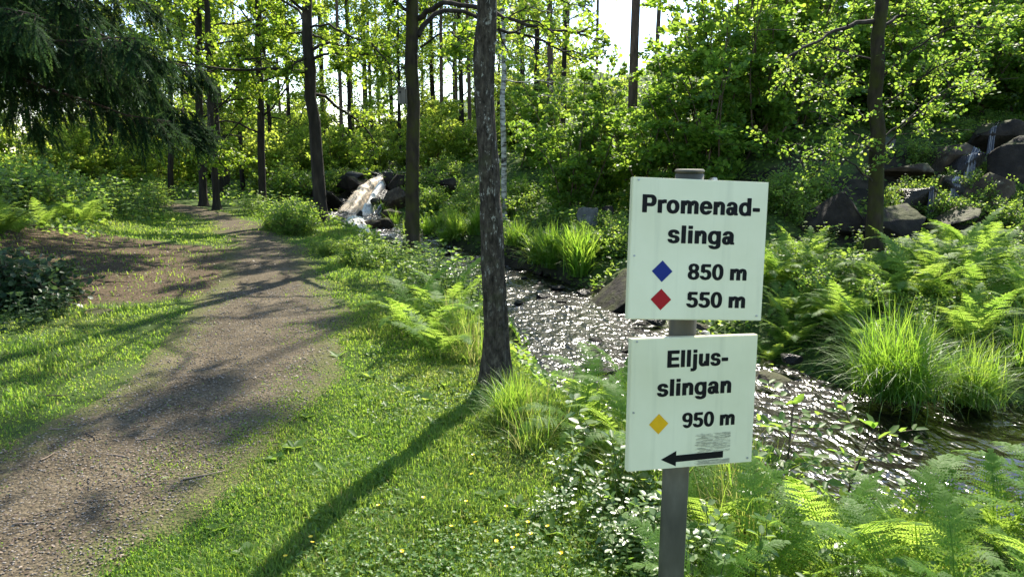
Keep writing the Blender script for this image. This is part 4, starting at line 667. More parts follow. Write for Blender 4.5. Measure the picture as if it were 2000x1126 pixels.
# ------------------------------------------------------------------ ferns, sedges, herbs
def frond_mesh(seed, n=24, m=8, arch=1.0, tw=0.0, mat='fern'):
    """one fern frond of unit length: stalk, paired leaflets, each cut into small lobes"""
    rng = np.random.default_rng(seed); mb = MB(); u = np.linspace(0, 1, 40); el = 1.25 - (1.45 * arch) * u ** 1.5; st = 1 / 39
    P = np.concatenate([[[0, 0, 0]], np.cumsum(np.stack([np.sin(u * 3) * tw * .5, np.cos(el), np.sin(el)], 1)[:-1] * st, 0)]); tube(mb, P, np.linspace(.007, .0015, 40), 4, cap=False)
    TG = unit(np.gradient(P, axis=0)); 
    LB = np.array([(0, 0, 0), (.34, .42, .03), (0, 1, -.06), (-.34, .42, .03)]); pos, Y, Zs, sz, rv = [], [], [], [], []
    for i in range(n):
        f = .16 + .84 * (i + .5) / n; j = min(int(f * 39), 38); c = P[j]; t = TG[j]; up = np.cross([1., 0, 0], t); up = up / np.linalg.norm(up); L = .24 * min(1, (f - .08) / .28) ** .7 * (1 - ((f - .16) / .86) ** 1.7) ** .9 + .006
        for s in (-1, 1):
            d = unit(np.array([s, 0, 0]) * 1.0 + t * (.22 + .5 * f) + up * rng.normal(.05, .08)); dv = -.22
            w = st * 39 * .84 / n * .8
            for k in range(m):
                g = (k + .3) / m; q = c + d * L * g + up * dv * L * g * g; l = w * (1 - .75 * g) + .002
                for s2 in (-1, 1):
                    pos.append(q); Y.append(unit(t * s2 + d * .45)); Zs.append(up + rng.normal(0, .12, 3)); sz.append((l * 1.25 if False else l, l, l)); rv.append(.5 + rng.normal(0, .16))
            pos.append(c + d * L * .9 + up * dv * L * .81); Y.append(d); Zs.append(up); sz.append((w * .35, L * .14, w)); rv.append(.5)
            # the leaflet's own midrib blade, so that it never breaks into dots
            pos.append(c); Y.append(unit(d + up * dv * .5)); Zs.append(up); sz.append((w * .7, L * .97, w * .5)); rv.append(.45)
    pos, Y, Zs, sz = np.array(pos), np.array(Y), np.array(Zs), np.array(sz); X = unit(np.cross(Y, Zs)); Z = np.cross(X, Y)
    inst(LB, [(0, 1, 2, 3)], None, pos, X, Y, Z, sz, mb, np.clip(np.array(rv), 0, 1)); return mb
FR = [frond_mesh(k, 24, 7, a, w) for k, a, w in ((1, .8, .2), (2, 1.05, -.25), (3, .6, .1), (4, 1.25, .3))]
FM = [f.mesh('frond', M['fern']) for f in FR]
def fern_joined(seed, n, spread=.75):
    rng = np.random.default_rng(seed); mb = MB()
    for i in range(n):
        f = FR[rng.integers(0, 4)]; az = i * 2.4 + rng.uniform(-.4, .4); tl = rng.uniform(-.1, .5); s = rng.uniform(.7, 1.1); Rm = Matrix.Rotation(az, 3, 'Z') @ Matrix.Rotation(-tl, 3, 'X'); Rm = np.array(Rm); o = mb.n; k = rng.normal(0, .12)
        for v, r in zip(f.v, f.r): mb.v.append(v @ Rm.T * s); mb.r.append(np.clip(r + k, 0, 1))
        mb.q += [q + o for q in f.q]; mb.t += [t + o for t in f.t]; mb.n += f.n
    return mb.mesh('fern', M['fern'])
FJ = [fern_joined(5 + k, 11) for k in range(4)]
def fern(x, y, s, label, group, near=False, n=9, dz=0):
    z = terr1(x, y) - .02 + dz
    if not near:
        o = link('fern', rr.choice(FJ), None, (x, y, z), rr.uniform(0, 6.28), s); o.rotation_euler[0] = rr.uniform(-.12, .12); return thing(o, label, 'fern', group)
    t = empty('fern', label, 'fern', group, (x, y, z), rr.uniform(0, 6.28), s)
    for i in range(n):
        f = link('frond', rr.choice(FM), t, (rr.gauss(0, .03), rr.gauss(0, .03), 0)); f.rotation_euler = (-rr.uniform(-.25, .42), rr.uniform(-.25, .25), i * 2.4 + rr.uniform(-.4, .4)); f.scale = (rr.uniform(.7, 1.1),) * 3
    return t
def blade_clump(seed, n, L, w, droop, mat, base=.09):
    rng = np.random.default_rng(seed); mb = MB(); S = 7; u = np.linspace(0, 1, S)
    az = rng.uniform(0, 6.28, n); el = np.clip(rng.normal(1.15, .28, n), .45, 1.56); l = L * rng.uniform(.55, 1.05, n); k = droop * rng.uniform(.5, 1.4, n) * (1.9 - el)
    e = el[:, None] - k[:, None] * u[None] ** 1.6 * 1.6; dx = np.cos(e) * (l / (S - 1))[:, None]; dz = np.sin(e) * (l / (S - 1))[:, None]
    h = np.concatenate([np.zeros((n, 1)), np.cumsum(dx, 1)[:, :-1]], 1); z = np.concatenate([np.zeros((n, 1)), np.cumsum(dz, 1)[:, :-1]], 1)
    bx, by = rng.normal(0, base, n), rng.normal(0, base, n); a2 = az[:, None] + rng.normal(0, .25, n)[:, None] * u[None]
    X = bx[:, None] + h * np.cos(a2); Y = by[:, None] + h * np.sin(a2); W = (w * rng.uniform(.7, 1.3, n))[:, None] * (1 - u[None] ** 2.2 * .92) * .5
    sx, sy = -np.sin(az)[:, None] * W, np.cos(az)[:, None] * W; V = np.stack([np.stack([X - sx, Y - sy, z], -1), np.stack([X + sx, Y + sy, z], -1)], 2).reshape(-1, 3)
    i = np.arange(n)[:, None] * S * 2 + np.arange(S - 1)[None] * 2; q = np.stack([i, i + 1, i + 3, i + 2], -1).reshape(-1, 4); mb.add(V, q, None, np.repeat(rng.random(n), S * 2)); return mb.mesh('sedge_tuft', M[mat])
TU = [blade_clump(11, 1000, 1.0, .009, 1.15, 'sedge', .13), blade_clump(12, 320, 1.0, .012, .75, 'sedge', .07)]; TUF = [blade_clump(13, 190, 1.0, .024, .9, 'sedge'), blade_clump(14, 170, 1.0, .026, .6, 'sedge')]
TG_ = [blade_clump(15, 120, 1.0, .010, .6, 'grass', .13), blade_clump(16, 90, 1.0, .011, .4, 'grass', .15)]
def tuft(px, py, s, label, group, kind=None, d=None, dz=0):
    x, y, z = gp(px, py) if d is None else ((px - 1000) / FPX * d, d, terr1((px - 1000) / FPX * d, d)); o = link('grass_tuft', rr.choice(kind or TUF), None, (x, y, z - .03 + dz), rr.uniform(0, 6.28), s); return thing(o, label, 'grass tuft', group)
def herb_proto(seed, n, H, lsize, leaf, T=LEAF, spread=.18, pairs=7, lean=.25):
    rng = np.random.default_rng(seed); st, cr = MB(), MB()
    for i in range(n):
        az = rng.uniform(0, 6.28); h = H * rng.uniform(.55, 1.05); P = grow((rng.normal(0, spread), rng.normal(0, spread), -.04), (math.cos(az) * lean, math.sin(az) * lean, 1), h, 9, .06, -.01, rng); tube(st, P, np.linspace(.006, .0025, 9) * max(1, H), 4)
        for k in range(pairs):
            f = .22 + .78 * (k + .5) / pairs; j = min(int(f * 8), 7); c = P[j] + (P[j + 1] - P[j]) * (f * 8 - j); a = k * 1.57 + rng.uniform(-.3, .3); m = 2 if k < pairs - 1 else 4
            ang = a + np.arange(m) * 2 * math.pi / m; D = np.stack([np.cos(ang), np.sin(ang), np.full(m, .05 + .5 * (f > .85))], 1); leaves(cr, np.repeat(c[None], m, 0) + D * .012, D, lsize * (1.25 - .55 * f), up=1.2, mess=.22, T=T, Q=LEAFQ, rng=rng)
    return [(st.mesh('stems', M['stem'], True), 'stem'), (cr.mesh('foliage', M[leaf]), 'foliage')]
HB = [herb_proto(101, 9, .8, .085, 'herb'), herb_proto(102, 10, .7, .075, 'herb', LEAFN), herb_proto(103, 12, .9, .07, 'herb')]
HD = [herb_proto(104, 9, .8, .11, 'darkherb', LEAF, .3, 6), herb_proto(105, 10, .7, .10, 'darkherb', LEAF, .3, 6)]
HN = [herb_proto(106, 5, .55, .085, 'shiny', LEAFN, .07, 7, .35), herb_proto(107, 4, .5, .10, 'shiny', LEAF, .06, 5, .45), herb_proto(108, 7, .5, .06, 'shiny', LEAF, .1, 8, .4)]
def scatter(poly, n, rng, mind=0):
    """n photo positions inside a polygon of photo positions"""
    P = np.array(poly, float); out = []; lo, hi = P.min(0), P.max(0)
    while len(out) < n:
        q = lo + (hi - lo) * np.array([rng.random(), rng.random()]); ins = False
        for (x1, y1), (x2, y2) in zip(P, np.roll(P, -1, 0)):
            if (y1 > q[1]) != (y2 > q[1]) and q[0] < (x2 - x1) * (q[1] - y1) / (y2 - y1) + x1: ins = not ins
        if ins: out.append(q)
    return out
def region(what, poly, n, s0, s1, label, group, **kw):
    for q in scatter(poly, n, rr):
        s = rr.uniform(s0, s1); x, y, z = gp(*q)
        if what == "fern": fern(x, y, s, label, group, **kw)
        elif what == "tuft": tuft(q[0], q[1], s, label, group, **kw)
        else:
            proto, name, cat = what; place(rr.choice(proto), name, (x, y, z - .03), rr.uniform(0, 6.28), s, label, cat, group)
KH = (HB, 'leafy_herb', 'plant'); KL = (SL, 'low_shrub', 'shrub'); KN = (HN, 'broad_leaved_plant', 'plant')
# far bank right of the signs
region('fern', [(1490, 520), (1600, 500), (1620, 560), (1500, 600)], 9, .7, .9, 'bright yellow green fern in the group just right of the upper plate', 'ferns right of the upper plate')
region('fern', [(1490, 620), (1640, 590), (1690, 690), (1500, 730)], 13, .5, .75, 'fern hanging over the water edge right of the gap between the plates', 'ferns over the far water edge')
region('fern', [(1720, 520), (1960, 480), (1990, 590), (1720, 600)], 16, .85, 1.15, 'tall fern in the sunlit thicket in front of the outcrop', 'tall ferns below the outcrop')
region('fern', [(1640, 540), (1720, 540), (1720, 640), (1620, 620)], 5, .6, .85, 'fern at the foot of the right-hand trunk', 'ferns around the right-hand trunk')
region('fern', [(1850, 600), (2010, 590), (2010, 680), (1840, 680)], 6, .7, .9, 'fern at the right edge above the sedge tussocks', 'ferns at the right edge')
region(KL, [(1560, 560), (1900, 560), (1960, 640), (1560, 640)], 14, .3, .5, 'low dark leafy shrub among the ferns on the far bank', 'low shrubs of the far bank')
region(KH, [(1500, 490), (1700, 480), (1700, 560), (1500, 560)], 9, .5, .75, 'upright leafy herb around the foot of the right-hand trunk', 'herbs around the right-hand trunk')
region(KH, [(1740, 500), (1990, 470), (2000, 560), (1740, 560)], 11, .45, .7, 'upright leafy herb in front of the brown rocks', 'herbs below the outcrop')
region(KH, [(1620, 630), (1960, 630), (1990, 690), (1640, 690)], 14, .35, .55, 'broad leaved herb right above the big sedge tussock', 'herbs above the tussock')
tuft(1742, 822, 1.05, 'large round sedge tussock overhanging the dark water at the right', None, [TU[0]], None, .3)
tuft(1890, 815, .75, 'darker sedge tussock right of the large one', None, [TU[0]], None, .2); tuft(1995, 735, .8, 'sedge tussock at the right edge of the water', None, [TU[1]]); tuft(1800, 690, .55, 'thin tuft of grass behind the large tussock', None, [TU[1]])
# far bank left of the signs
region('tuft', [(985, 500), (1060, 520), (1150, 560), (1130, 500), (1010, 470)], 9, .7, 1.0, 'bright tall grass tuft leaning over the water left of the dark boulder', 'grass tufts over the far water edge')
region('fern', [(1060, 500), (1180, 520), (1190, 480), (1080, 455)], 9, .65, .85, 'pale fern behind the leaning grass left of the upper plate', 'ferns left of the upper plate')
region(KL, [(1120, 520), (1220, 530), (1220, 440), (1130, 440)], 7, .5, .75, 'small leafy shrub above the dark boulder', 'low shrubs above the dark boulder')
region(KH, [(1000, 460), (1220, 480), (1220, 420), (1010, 400)], 12, .8, 1.1, 'leafy herb at the foot of the green slope', 'herbs at the foot of the slope')
region('tuft', [(830, 480), (940, 500), (940, 450), (840, 440)], 10, .6, .9, 'green grass tuft on the far bank between the nest box trunk and the lichened trunk', 'grass tufts between the two trunks')
region(KL, [(840, 440), (1060, 430), (1060, 360), (850, 350)], 14, .7, 1.0, 'leafy shrub on the rising ground behind the lichened trunk', 'low shrubs behind the lichened trunk')
region('fern', [(1000, 420), (1110, 400), (1090, 320), (1020, 340)], 9, .7, .9, 'fern on the open green slope right of the birch', 'ferns on the slope')
for px_, d_, s_ in ((600, 27, 1.0), (640, 27.4, .8), (668, 28.3, .8), (705, 29, .7), (790, 27, .8), (830, 25.4, .9), (570, 26, 1.1)): put(SL, px_, 0, 'leafy_bush', s_ * 1.3, 'leafy bush between the rocks at the edge of the falls', 'shrub', 'bushes at the edge of the falls', d_)
tuft(745, 428, .8, 'bright tuft of grass beside the rapids below the falls', None, [TUF[1]]); tuft(772, 448, .8, 'grass tuft between the rapids and the nest box trunk', None, [TUF[0]]); tuft(789, 338, .5, 'tuft of grass on the ledge at the top of the falls', None, [TUF[1]], 26.0, .1); tuft(795, 470, .8, 'grass tuft at the left foot of the nest box trunk', None, [TUF[0]])
region('tuft', [(1800, 350), (1990, 300), (1990, 440), (1830, 420)], 7, .35, .5, 'small tuft of grass growing on the rocks of the outcrop', 'grass tufts on the outcrop')
region(KH, [(1720, 390), (1990, 340), (1990, 430), (1720, 450)], 18, .3, .5, 'bright herb growing between the rocks of the outcrop', 'herbs on the outcrop')
region(KL, [(1740, 330), (1900, 250), (1990, 240), (1990, 330), (1780, 390)], 15, .35, .65, 'leafy shrub growing over the top edge of the outcrop', 'shrubs on the outcrop')
region(KL, [(1740, 410), (1990, 370), (2000, 440), (1740, 450)], 11, .45, .7, 'leafy shrub in front of the lower rocks of the outcrop', 'shrubs in front of the outcrop')
region(KL, [(1490, 470), (1600, 450), (1600, 370), (1490, 380)], 8, .6, .9, 'shaded low shrub between the signs and the big dark rock', 'shaded shrubs right of the upper plate')
# near bank
region(KL, [(665, 478), (760, 508), (700, 525), (610, 490)], 12, .22, .34, 'knee high leafy shrub in the belt beside the stream below the falls', 'small shrubs between path and stream')
region(KL, [(520, 440), (600, 440), (620, 455), (560, 470), (500, 430)], 10, .5, .75, 'leafy shrub in the belt between the path and the stream', 'shrubs between path and stream')
region(KH, [(720, 520), (800, 515), (880, 570), (800, 590)], 14, .5, .8, 'upright herb on the near bank at the foot of the nest box trunk', 'herbs at the nest box trunk')
region(KH, [(470, 410), (580, 420), (600, 440), (520, 430)], 9, .7, 1.0, 'herb beside the path near the slender trunk', 'herbs by the path bend')
for x, y, s in [(-.75, 5.9, .72), (-.55, 5.5, .62), (-.95, 6.4, .7), (-.62, 6.6, .75), (-.4, 6.0, .6)]: fern(x, y, s, 'dark green fern left of the lichened trunk on the bank edge', 'ferns left of the lichened trunk', True, 9)
region(KH, [(820, 560), (930, 560), (940, 620), (850, 640)], 8, .7, 1.0, 'leafy herb behind the dark ferns left of the lichened trunk', 'herbs left of the lichened trunk')
region('tuft', [(850, 640), (930, 660), (930, 720), (880, 700)], 6, .45, .65, 'thin tall grass in front of the dark ferns', 'tall grass left of the lichened trunk', kind=TG_)
region('tuft', [(960, 800), (1060, 830), (1090, 900), (990, 860)], 7, .28, .42, 'bright tall grass tuft at the right foot of the lichened trunk', 'grass tufts right of the lichened trunk', kind=TG_ + [TU[1]])
for x, y, s in [(.52, 4.3, .62), (.72, 4.0, .6), (.42, 3.9, .5), (.85, 4.5, .6), (.62, 3.55, .5), (.95, 3.7, .55)]: fern(x, y, s, 'sunlit fern on the near bank left of the lower plate', 'ferns left of the lower plate', True, 8)
region('tuft', [(1150, 860), (1290, 900), (1290, 1010), (1200, 960)], 6, .3, .45, 'tuft of upright grass left of the pole', 'grass tufts left of the pole', kind=TG_)
for px, py, s in [(1165, 900, .8), (1120, 960, .6), (1210, 980, .7), (1250, 1010, .75), (1200, 1060, .6), (1265, 1090, .6), (1150, 1010, .5), (1240, 930, .8), (1275, 960, .8), (1100, 1000, .4), (1225, 1100, .5), (1060, 1010, .3)]:
    x, y, z = gp(px, py); place(rr.choice(HN), 'broad_leaved_plant', (x, y, z - .02), rr.uniform(0, 6.28), s, 'pale shiny leaved plant at the lawn edge left of the pole', 'plant', 'shiny plants left of the pole')
for x, y, s in [(.95, 2.35, 0.58), (1.25, 2.5, 0.58), (1.6, 2.5, 0.58), (1.95, 2.6, 0.56), (.85, 2.75, 0.53), (2.35, 2.6, 0.58), (2.3, 2.4, 0.64), (1.95, 2.15, 0.58), (1.5, 2.1, 0.53), (.7, 2.2, 0.53), (1.15, 1.95, 0.47), (2.6, 2.8, 0.58), (1.7, 1.85, 0.53), (1.35, 2.2, 0.53)]:
    fern(x, y, s, ('fern with curling bright fronds between the pole and the dark water' if x < 1.6 else 'yellow green fern at the bottom right corner in front of the water'), ('ferns right of the pole' if x < 1.6 else 'ferns at the bottom right'), True, 8)
for x, y, s in [(.62, 1.95, .62), (.78, 2.05, .6), (.95, 1.75, .5), (1.12, 1.62, .52), (1.38, 1.75, .5), (.72, 2.45, .75), (.9, 2.3, .7), (1.05, 2.75, .8), (.62, 2.75, .7), (1.45, 1.5, .45), (.85, 1.85, .5), (1.25, 2.25, .7), (.55, 2.35, .6)]:
    place(rr.choice(HN), 'broad_leaved_plant', (x, y, terr1(x, y) - .02), rr.uniform(0, 6.28), s, 'plant with large soft leaves low in the corner right of the pole', 'plant', 'large leaved plants right of the pole')
region('tuft', [(1340, 960), (1480, 960), (1500, 1080), (1350, 1100)], 5, .35, .5, 'loose grass tuft just right of the pole', 'grass tufts right of the pole', kind=TG_)
# the sapling that leans over the water
def sapling(x, y, H, label, seed):
    rng = np.random.default_rng(seed); z = terr1(x, y); t = empty('sapling', label, 'sapling', None, (x, y, z)); st, cr = MB(), MB(); P = grow((0, 0, -.05), (.12, .2, 1), H, 10, .05, 0, rng); tube(st, P, np.linspace(.009, .003, 10), 6)
    for k in range(15):
        j = 2 + k % 7; a = k * 2.4; d = np.array([math.cos(a), math.sin(a), .5]); S = grow(P[j], d, rng.uniform(.12, .32), 5, .12, -.05, rng); tube(st, S, np.linspace(.004, .002, 5), 4)
        for q in range(1, 5): leaves(cr, np.repeat(S[q][None], 2, 0), np.array([np.cross(unit(S[q] - S[0]), [0, 0, 1.]), -np.cross(unit(S[q] - S[0]), [0, 0, 1.])]) + unit(S[q] - S[0]) * .6, .07, up=1.1, mess=.35, T=LEAFN, Q=LEAFQ, rng=rng)
    leaves(cr, np.repeat(P[-1][None], 4, 0), rng.normal(0, 1, (4, 3)) + np.array([0, 0, .8]), .09, T=LEAFN, Q=LEAFQ, rng=rng); st.build('twig', M['twig'], t, True); cr.build('foliage', M['herb'], t)
sapling(1.75, 3.55, .8, 'thin upright sapling with oval leaves right of the lower plate over the water', 3); sapling(1.3, 3.1, .5, 'smaller sapling with a yellow leaf touching the right edge of the lower plate', 8)
# left side
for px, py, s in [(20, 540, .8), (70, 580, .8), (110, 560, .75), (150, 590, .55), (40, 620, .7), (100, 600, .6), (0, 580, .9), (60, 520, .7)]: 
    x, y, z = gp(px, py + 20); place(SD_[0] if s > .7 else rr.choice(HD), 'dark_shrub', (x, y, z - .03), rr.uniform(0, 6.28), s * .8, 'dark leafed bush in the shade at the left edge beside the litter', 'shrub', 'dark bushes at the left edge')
region(KH, [(0, 400), (330, 390), (340, 430), (200, 440), (0, 430)], 34, 1.0, 1.5, 'tall pale herb in the sunny belt under the spruce left of the path', 'herbs under the spruce')
region(KL, [(0, 390), (320, 380), (330, 410), (0, 420)], 18, .8, 1.3, 'leafy bush behind the herbs left of the path', 'bushes left of the path')
region('fern', [(-20, 430), (200, 410), (200, 440), (-20, 460)], 10, .7, .9, 'fern in the shady belt at the left edge', 'ferns at the left edge')

# ------------------------------------------------------------------ lawn, ground cover, litter (nobody could count these)
def lawn():
    rng = np.random.default_rng(21); N = 960000; r = 1.7 * np.exp(rng.random(N) * math.log(22 / 1.7)); a = rng.uniform(-1.1, .62, N); x, y = r * np.sin(a), r * np.cos(a)
    dp, (pw,), sp = polydist(x, y, PATH); d, sd = wdist(x, y); keep = (sd > 0) & (d > .35); e = dp - pw + (fbm(x * 2.0, y * 2.0, 91, 4) - .5) * 1.7
    dens = np.clip(.02 + sstep(-.6, .35, e), 0, 1) * (1 - .93 * sstep(.3, .55, soilmask(x, y))) * np.clip(.7 + .9 * (fbm(x * 1.8, y * 1.8, 93, 3) - .3), .45, 1)
    dens = np.where((sp < 0) & (y < 7), dens * .55, dens); keep &= rng.random(N) < dens; x, y, r, e = x[keep], y[keep], r[keep], e[keep]; n = len(x); z = terrain(x, y) - .004
    tall = fbm(x * 2.5, y * 2.5, 95, 3); h = (.020 + .085 * np.clip(tall - .36, 0, 1) * sstep(-.1, .7, e)) * rng.uniform(.5, 1.5, n) * (1 + .025 * r); w = (.0013 + .00042 * r) * rng.uniform(.8, 1.4, n)
    az = rng.uniform(0, 6.28, n); bd = rng.uniform(.15, 1.0, n); dx, dy = np.cos(az), np.sin(az); sx, sy = -dy * w, dx * w
    B = np.stack([x, y, z], 1); m = B + np.stack([dx * h * bd * .35, dy * h * bd * .35, h * .6], 1); t = B + np.stack([dx * h * bd * 1.05, dy * h * bd * 1.05, h * (1.05 - .35 * bd)], 1); s = np.stack([sx, sy, 0 * sx], 1)
    V = np.stack([B - s, B + s, m + s * .8, m - s * .8, t], 1).reshape(-1, 3); k = np.arange(n)[:, None] * 5
    mb = MB(); mb.add(V, (k + np.array([[0, 1, 2, 3]])), (k + np.array([[3, 2, 4]])), np.repeat(np.clip(rng.normal(.36, .14, n) + .75 * (fbm(x * 1.4, y * 1.4, 97, 4) - .5) + .5 * (rng.random(n) < .05), 0, 1), 5)); o = struct(mb.build('lawn_grass', M['grass']), 'stuff')
    # small leaved weeds between the blades
    N = 60000; r = 2.2 * np.exp(rng.random(N) * math.log(9 / 2.2)); a = rng.uniform(-.5, .4, N); x, y = r * np.sin(a), r * np.cos(a); dp, (pw,), sp = polydist(x, y, PATH); d, sd = wdist(x, y)
    keep = (sd > 0) & (d > .3) & (dp - pw > .25) & (rng.random(N) < np.clip(1.6 * (fbm(x * 1.6, y * 1.6, 99, 3) - .42), 0, .38) * (.35 + .65 * (x > -.9))); x, y = x[keep], y[keep]; n = len(x); P = np.stack([x, y, terrain(x, y) + rng.uniform(.008, .04, n)], 1); mb = MB()
    aa = rng.uniform(0, 6.28, n)
    for k in range(3): D = np.stack([np.cos(aa + k * 2.1), np.sin(aa + k * 2.1), np.full(n, .25)], 1); leaves(mb, P, D, .015, up=1.1, mess=.34, T=LEAF * np.array([1.1, 1, 1]), Q=LEAFQ, rng=rng)
    struct(mb.build('lawn_weeds', M['clover']), 'stuff')
lawn()
def cover():
    rng = np.random.default_rng(23); mb = MB(); N = 150000; r = 2.4 * np.exp(rng.random(N) * math.log(60 / 2.4)); a = rng.uniform(-.78, .78, N); x, y = r * np.sin(a), r * np.cos(a); dp, (pw,), sp = polydist(x, y, PATH); d, sd = wdist(x, y)
    far = (sd <= 0) & (d > .12); nearb = (sd > 0) & (d > .05) & (d < .95 + .5 * fbm(x * 1.5, y * 1.5, 103, 2)) & (dp - pw > .5); left = (sd > 0) & (sp < 0) & (dp > 2.6) & (y > 12); back = (sd > 0) & (y > 16) & (dp - pw > .55); keep = far | nearb | left | back
    keep &= rng.random(N) < np.clip(1.9 * fbm(x * .8, y * .8, 105, 3) - .25, .12, 1); 
    for a_, b_, c_ in ROCKS: keep &= np.hypot(x - a_, y - b_) > c_ * .95
    x, y, r, d = x[keep], y[keep], r[keep], d[keep]; n = len(x); h = .05 + .34 * np.where((x < -2) & (y > 11) & (y < 24) & (sd[keep] > 0), .45, 1) * fbm(x * 1.1, y * 1.1, 107, 3) * np.clip(.5 + r / 18, 0, 1.8)
    h = np.where(x > 3, h * .55, h); P = np.stack([x, y, terrain(x, y) + h * rng.random(n)], 1); D = rng.normal(0, 1, (n, 3)) * np.array([1, 1, .35]); leaves(mb, P, D, .034 + .0036 * r, up=.9, mess=.4, rng=rng, T=LEAF, Q=LEAFQ); struct(mb.build('ground_cover', M['herb']), 'stuff')
    # dead leaves, needles and chips on the bare soil and the path
    N = 30000; r = 2.3 * np.exp(rng.random(N) * math.log(13 / 2.3)); a = rng.uniform(-.85, .1, N); x, y = r * np.sin(a), r * np.cos(a); dp, (pw,), sp = polydist(x, y, PATH); keep = rng.random(N) < np.maximum(.42 * (dp < pw), .8 * sstep(.35, .6, soilmask(x, y))); x, y, r = x[keep], y[keep], r[keep]; n = len(x)
    P = np.stack([x, y, terrain(x, y) + .016], 1); D = rng.normal(0, 1, (n, 3)) * np.array([1, 1, .08]); mb = MB(); leaves(mb, P, D, .010 + .0018 * r, up=3, mess=.35, T=LEAF * np.array([.7, 1, 1]), Q=LEAFQ, rng=rng)
    struct(mb.build('leaf_litter', leaf_mat('litter', [(.06, .04, .025), (.14, .10, .07), (.27, .21, .15)], [(.1, .08, .05), (.2, .15, .1)], .1, gloss=.2)), 'stuff')
    N = 26000; r = 2.3 * np.exp(rng.random(N) * math.log(9 / 2.3)); a = rng.uniform(-.85, 0, N); x, y = r * np.sin(a), r * np.cos(a); dp, (pw,), sp = polydist(x, y, PATH); keep = dp < pw * .95; x, y, r = x[keep], y[keep], r[keep]; n = len(x)
    T = np.array([(1, 0, 0), (-1, 0, 0), (0, 1, 0), (0, -1, 0), (0, 0, .5), (0, 0, -.6)]); F = [(0, 2, 4), (2, 1, 4), (1, 3, 4), (3, 0, 4), (2, 0, 5), (1, 2, 5), (3, 1, 5), (0, 3, 5)]; aa = rng.uniform(0, 6.28, n); X = np.stack([np.cos(aa), np.sin(aa), 0 * aa], 1); Z = unit(np.array([0, 0, 1.]) + rng.normal(0, .25, (n, 3))); Y = unit(np.cross(Z, X)); mb = MB()
    inst(T, None, F, np.stack([x, y, terrain(x, y) + .014], 1), X, Y, Z, (.0022 + .0007 * r) * rng.uniform(.6, 1.7, n), mb, rng.random(n)); struct(mb.build('gravel', leaf_mat('gravel_stone', [(.14, .12, .095), (.20, .17, .135), (.32, .28, .23)], [(.1, .1, .1), (.1, .1, .1)], 0, gloss=.3, rough=.8)), 'stuff')
cover()
# buttercups, each on its stem
FLM = plain('buttercup_petal', (.75, .52, .01), .35); 
def petals():
    mb = MB()
    for k in range(5):
        a = k * 1.2566; D = np.array([[math.cos(a), math.sin(a), .35]]); Zv = np.array([[-.35 * math.cos(a), -.35 * math.sin(a), 1.]]); X = unit(np.cross(D, Zv)); inst(ROUND * np.array([1.1, 1, 1]), ROUNDQ, None, np.zeros((1, 3)), X, unit(D), np.cross(X, unit(D)), .0095, mb, np.array([.5]))
    return mb.mesh('petals', FLM)
PM = petals(); sm_ = MB(); tube(sm_, [(0, 0, 0), (.003, 0, .03), (.002, .003, .06)], [.0014, .001, .001], 5); STM = sm_.mesh('stem', M['stem'])
for i, (px, py) in enumerate([(737, 991), (826, 982), (910, 993), (989, 1002), (927, 1023), (924, 893), (920, 929), (1001, 1077), (1095, 1097), (787, 1082), (612, 1067), (607, 1062), (1071, 1035), (1030, 1030), (971, 1065), (1037, 1054), (560, 1096), (965, 800), (1010, 1060), (880, 1040)]):
    x, y, z = gp(px, py, .05); t = empty('buttercup', 'yellow buttercup flower in the sunlit lawn left of the pole' if px > 700 else 'yellow buttercup flower at the edge of the trunk shadow', 'flower', 'buttercups in the lawn' if px > 700 else 'buttercups by the trunk shadow', (x, y, z), rr.uniform(0, 6), 1.0)
    link('stem', STM, t); p = link('petals', PM, t, (.002, .003, .06), rr.uniform(0, 6)); p.rotation_euler[0] = rr.uniform(-.4, .4)
def rosette(seed, n, l, T):
    rng = np.random.default_rng(seed); mb = MB(); a = np.arange(n) * 2.4 + rng.uniform(-.3, .3, n); D = np.stack([np.cos(a), np.sin(a), rng.uniform(.1, .7, n)], 1); leaves(mb, D * .012, D, l, up=1.2, mess=.16, T=T, Q=LEAFQ, rng=rng); return mb.mesh('weed', M['herb'])
RO = [rosette(3, 9, .11, LEAFN), rosette(4, 12, .085, LEAF), rosette(5, 7, .13, LEAFN)]
for px, py, s_ in [(790, 770, 1), (830, 785, 1.2), (870, 755, 1.1), (900, 740, 1), (760, 800, .8), (930, 775, .9), (575, 880, .9), (540, 900, .8), (1080, 1050, 1), (700, 860, .7), (640, 930, .8), (960, 980, .9), (480, 1090, 1), (1010, 1000, .8), (850, 830, .8), (720, 740, .9), (870, 1100, .8), (420, 1040, .7), (600, 820, .7), (660, 700, .8)]:
    x, y, z = gp(px, py); thing(link('weed', rr.choice(RO), None, (x, y, z), rr.uniform(0, 6), s_ * .75), 'small rosette of broad shiny leaves growing in the lawn', 'weed', 'weeds in the lawn')
for px, py in [(462, 985), (655, 905), (150, 770), (395, 660), (330, 950), (520, 760), (245, 820), (560, 640)]:
    x, y, z = gp(px, py); mb = MB(); mb.add(LEAFN * .036 + np.array([0, 0, .02]), LEAFQ, None, .9); o = mb.build('fallen_leaf', M['clover']); o.location = (x, y, z + .01); o.rotation_euler = (rr.uniform(-.3, .3), rr.uniform(-.3, .3), rr.uniform(0, 6)); thing(o, 'pale fallen leaf lying near the edge of path and lawn', 'leaf', 'fallen leaves')
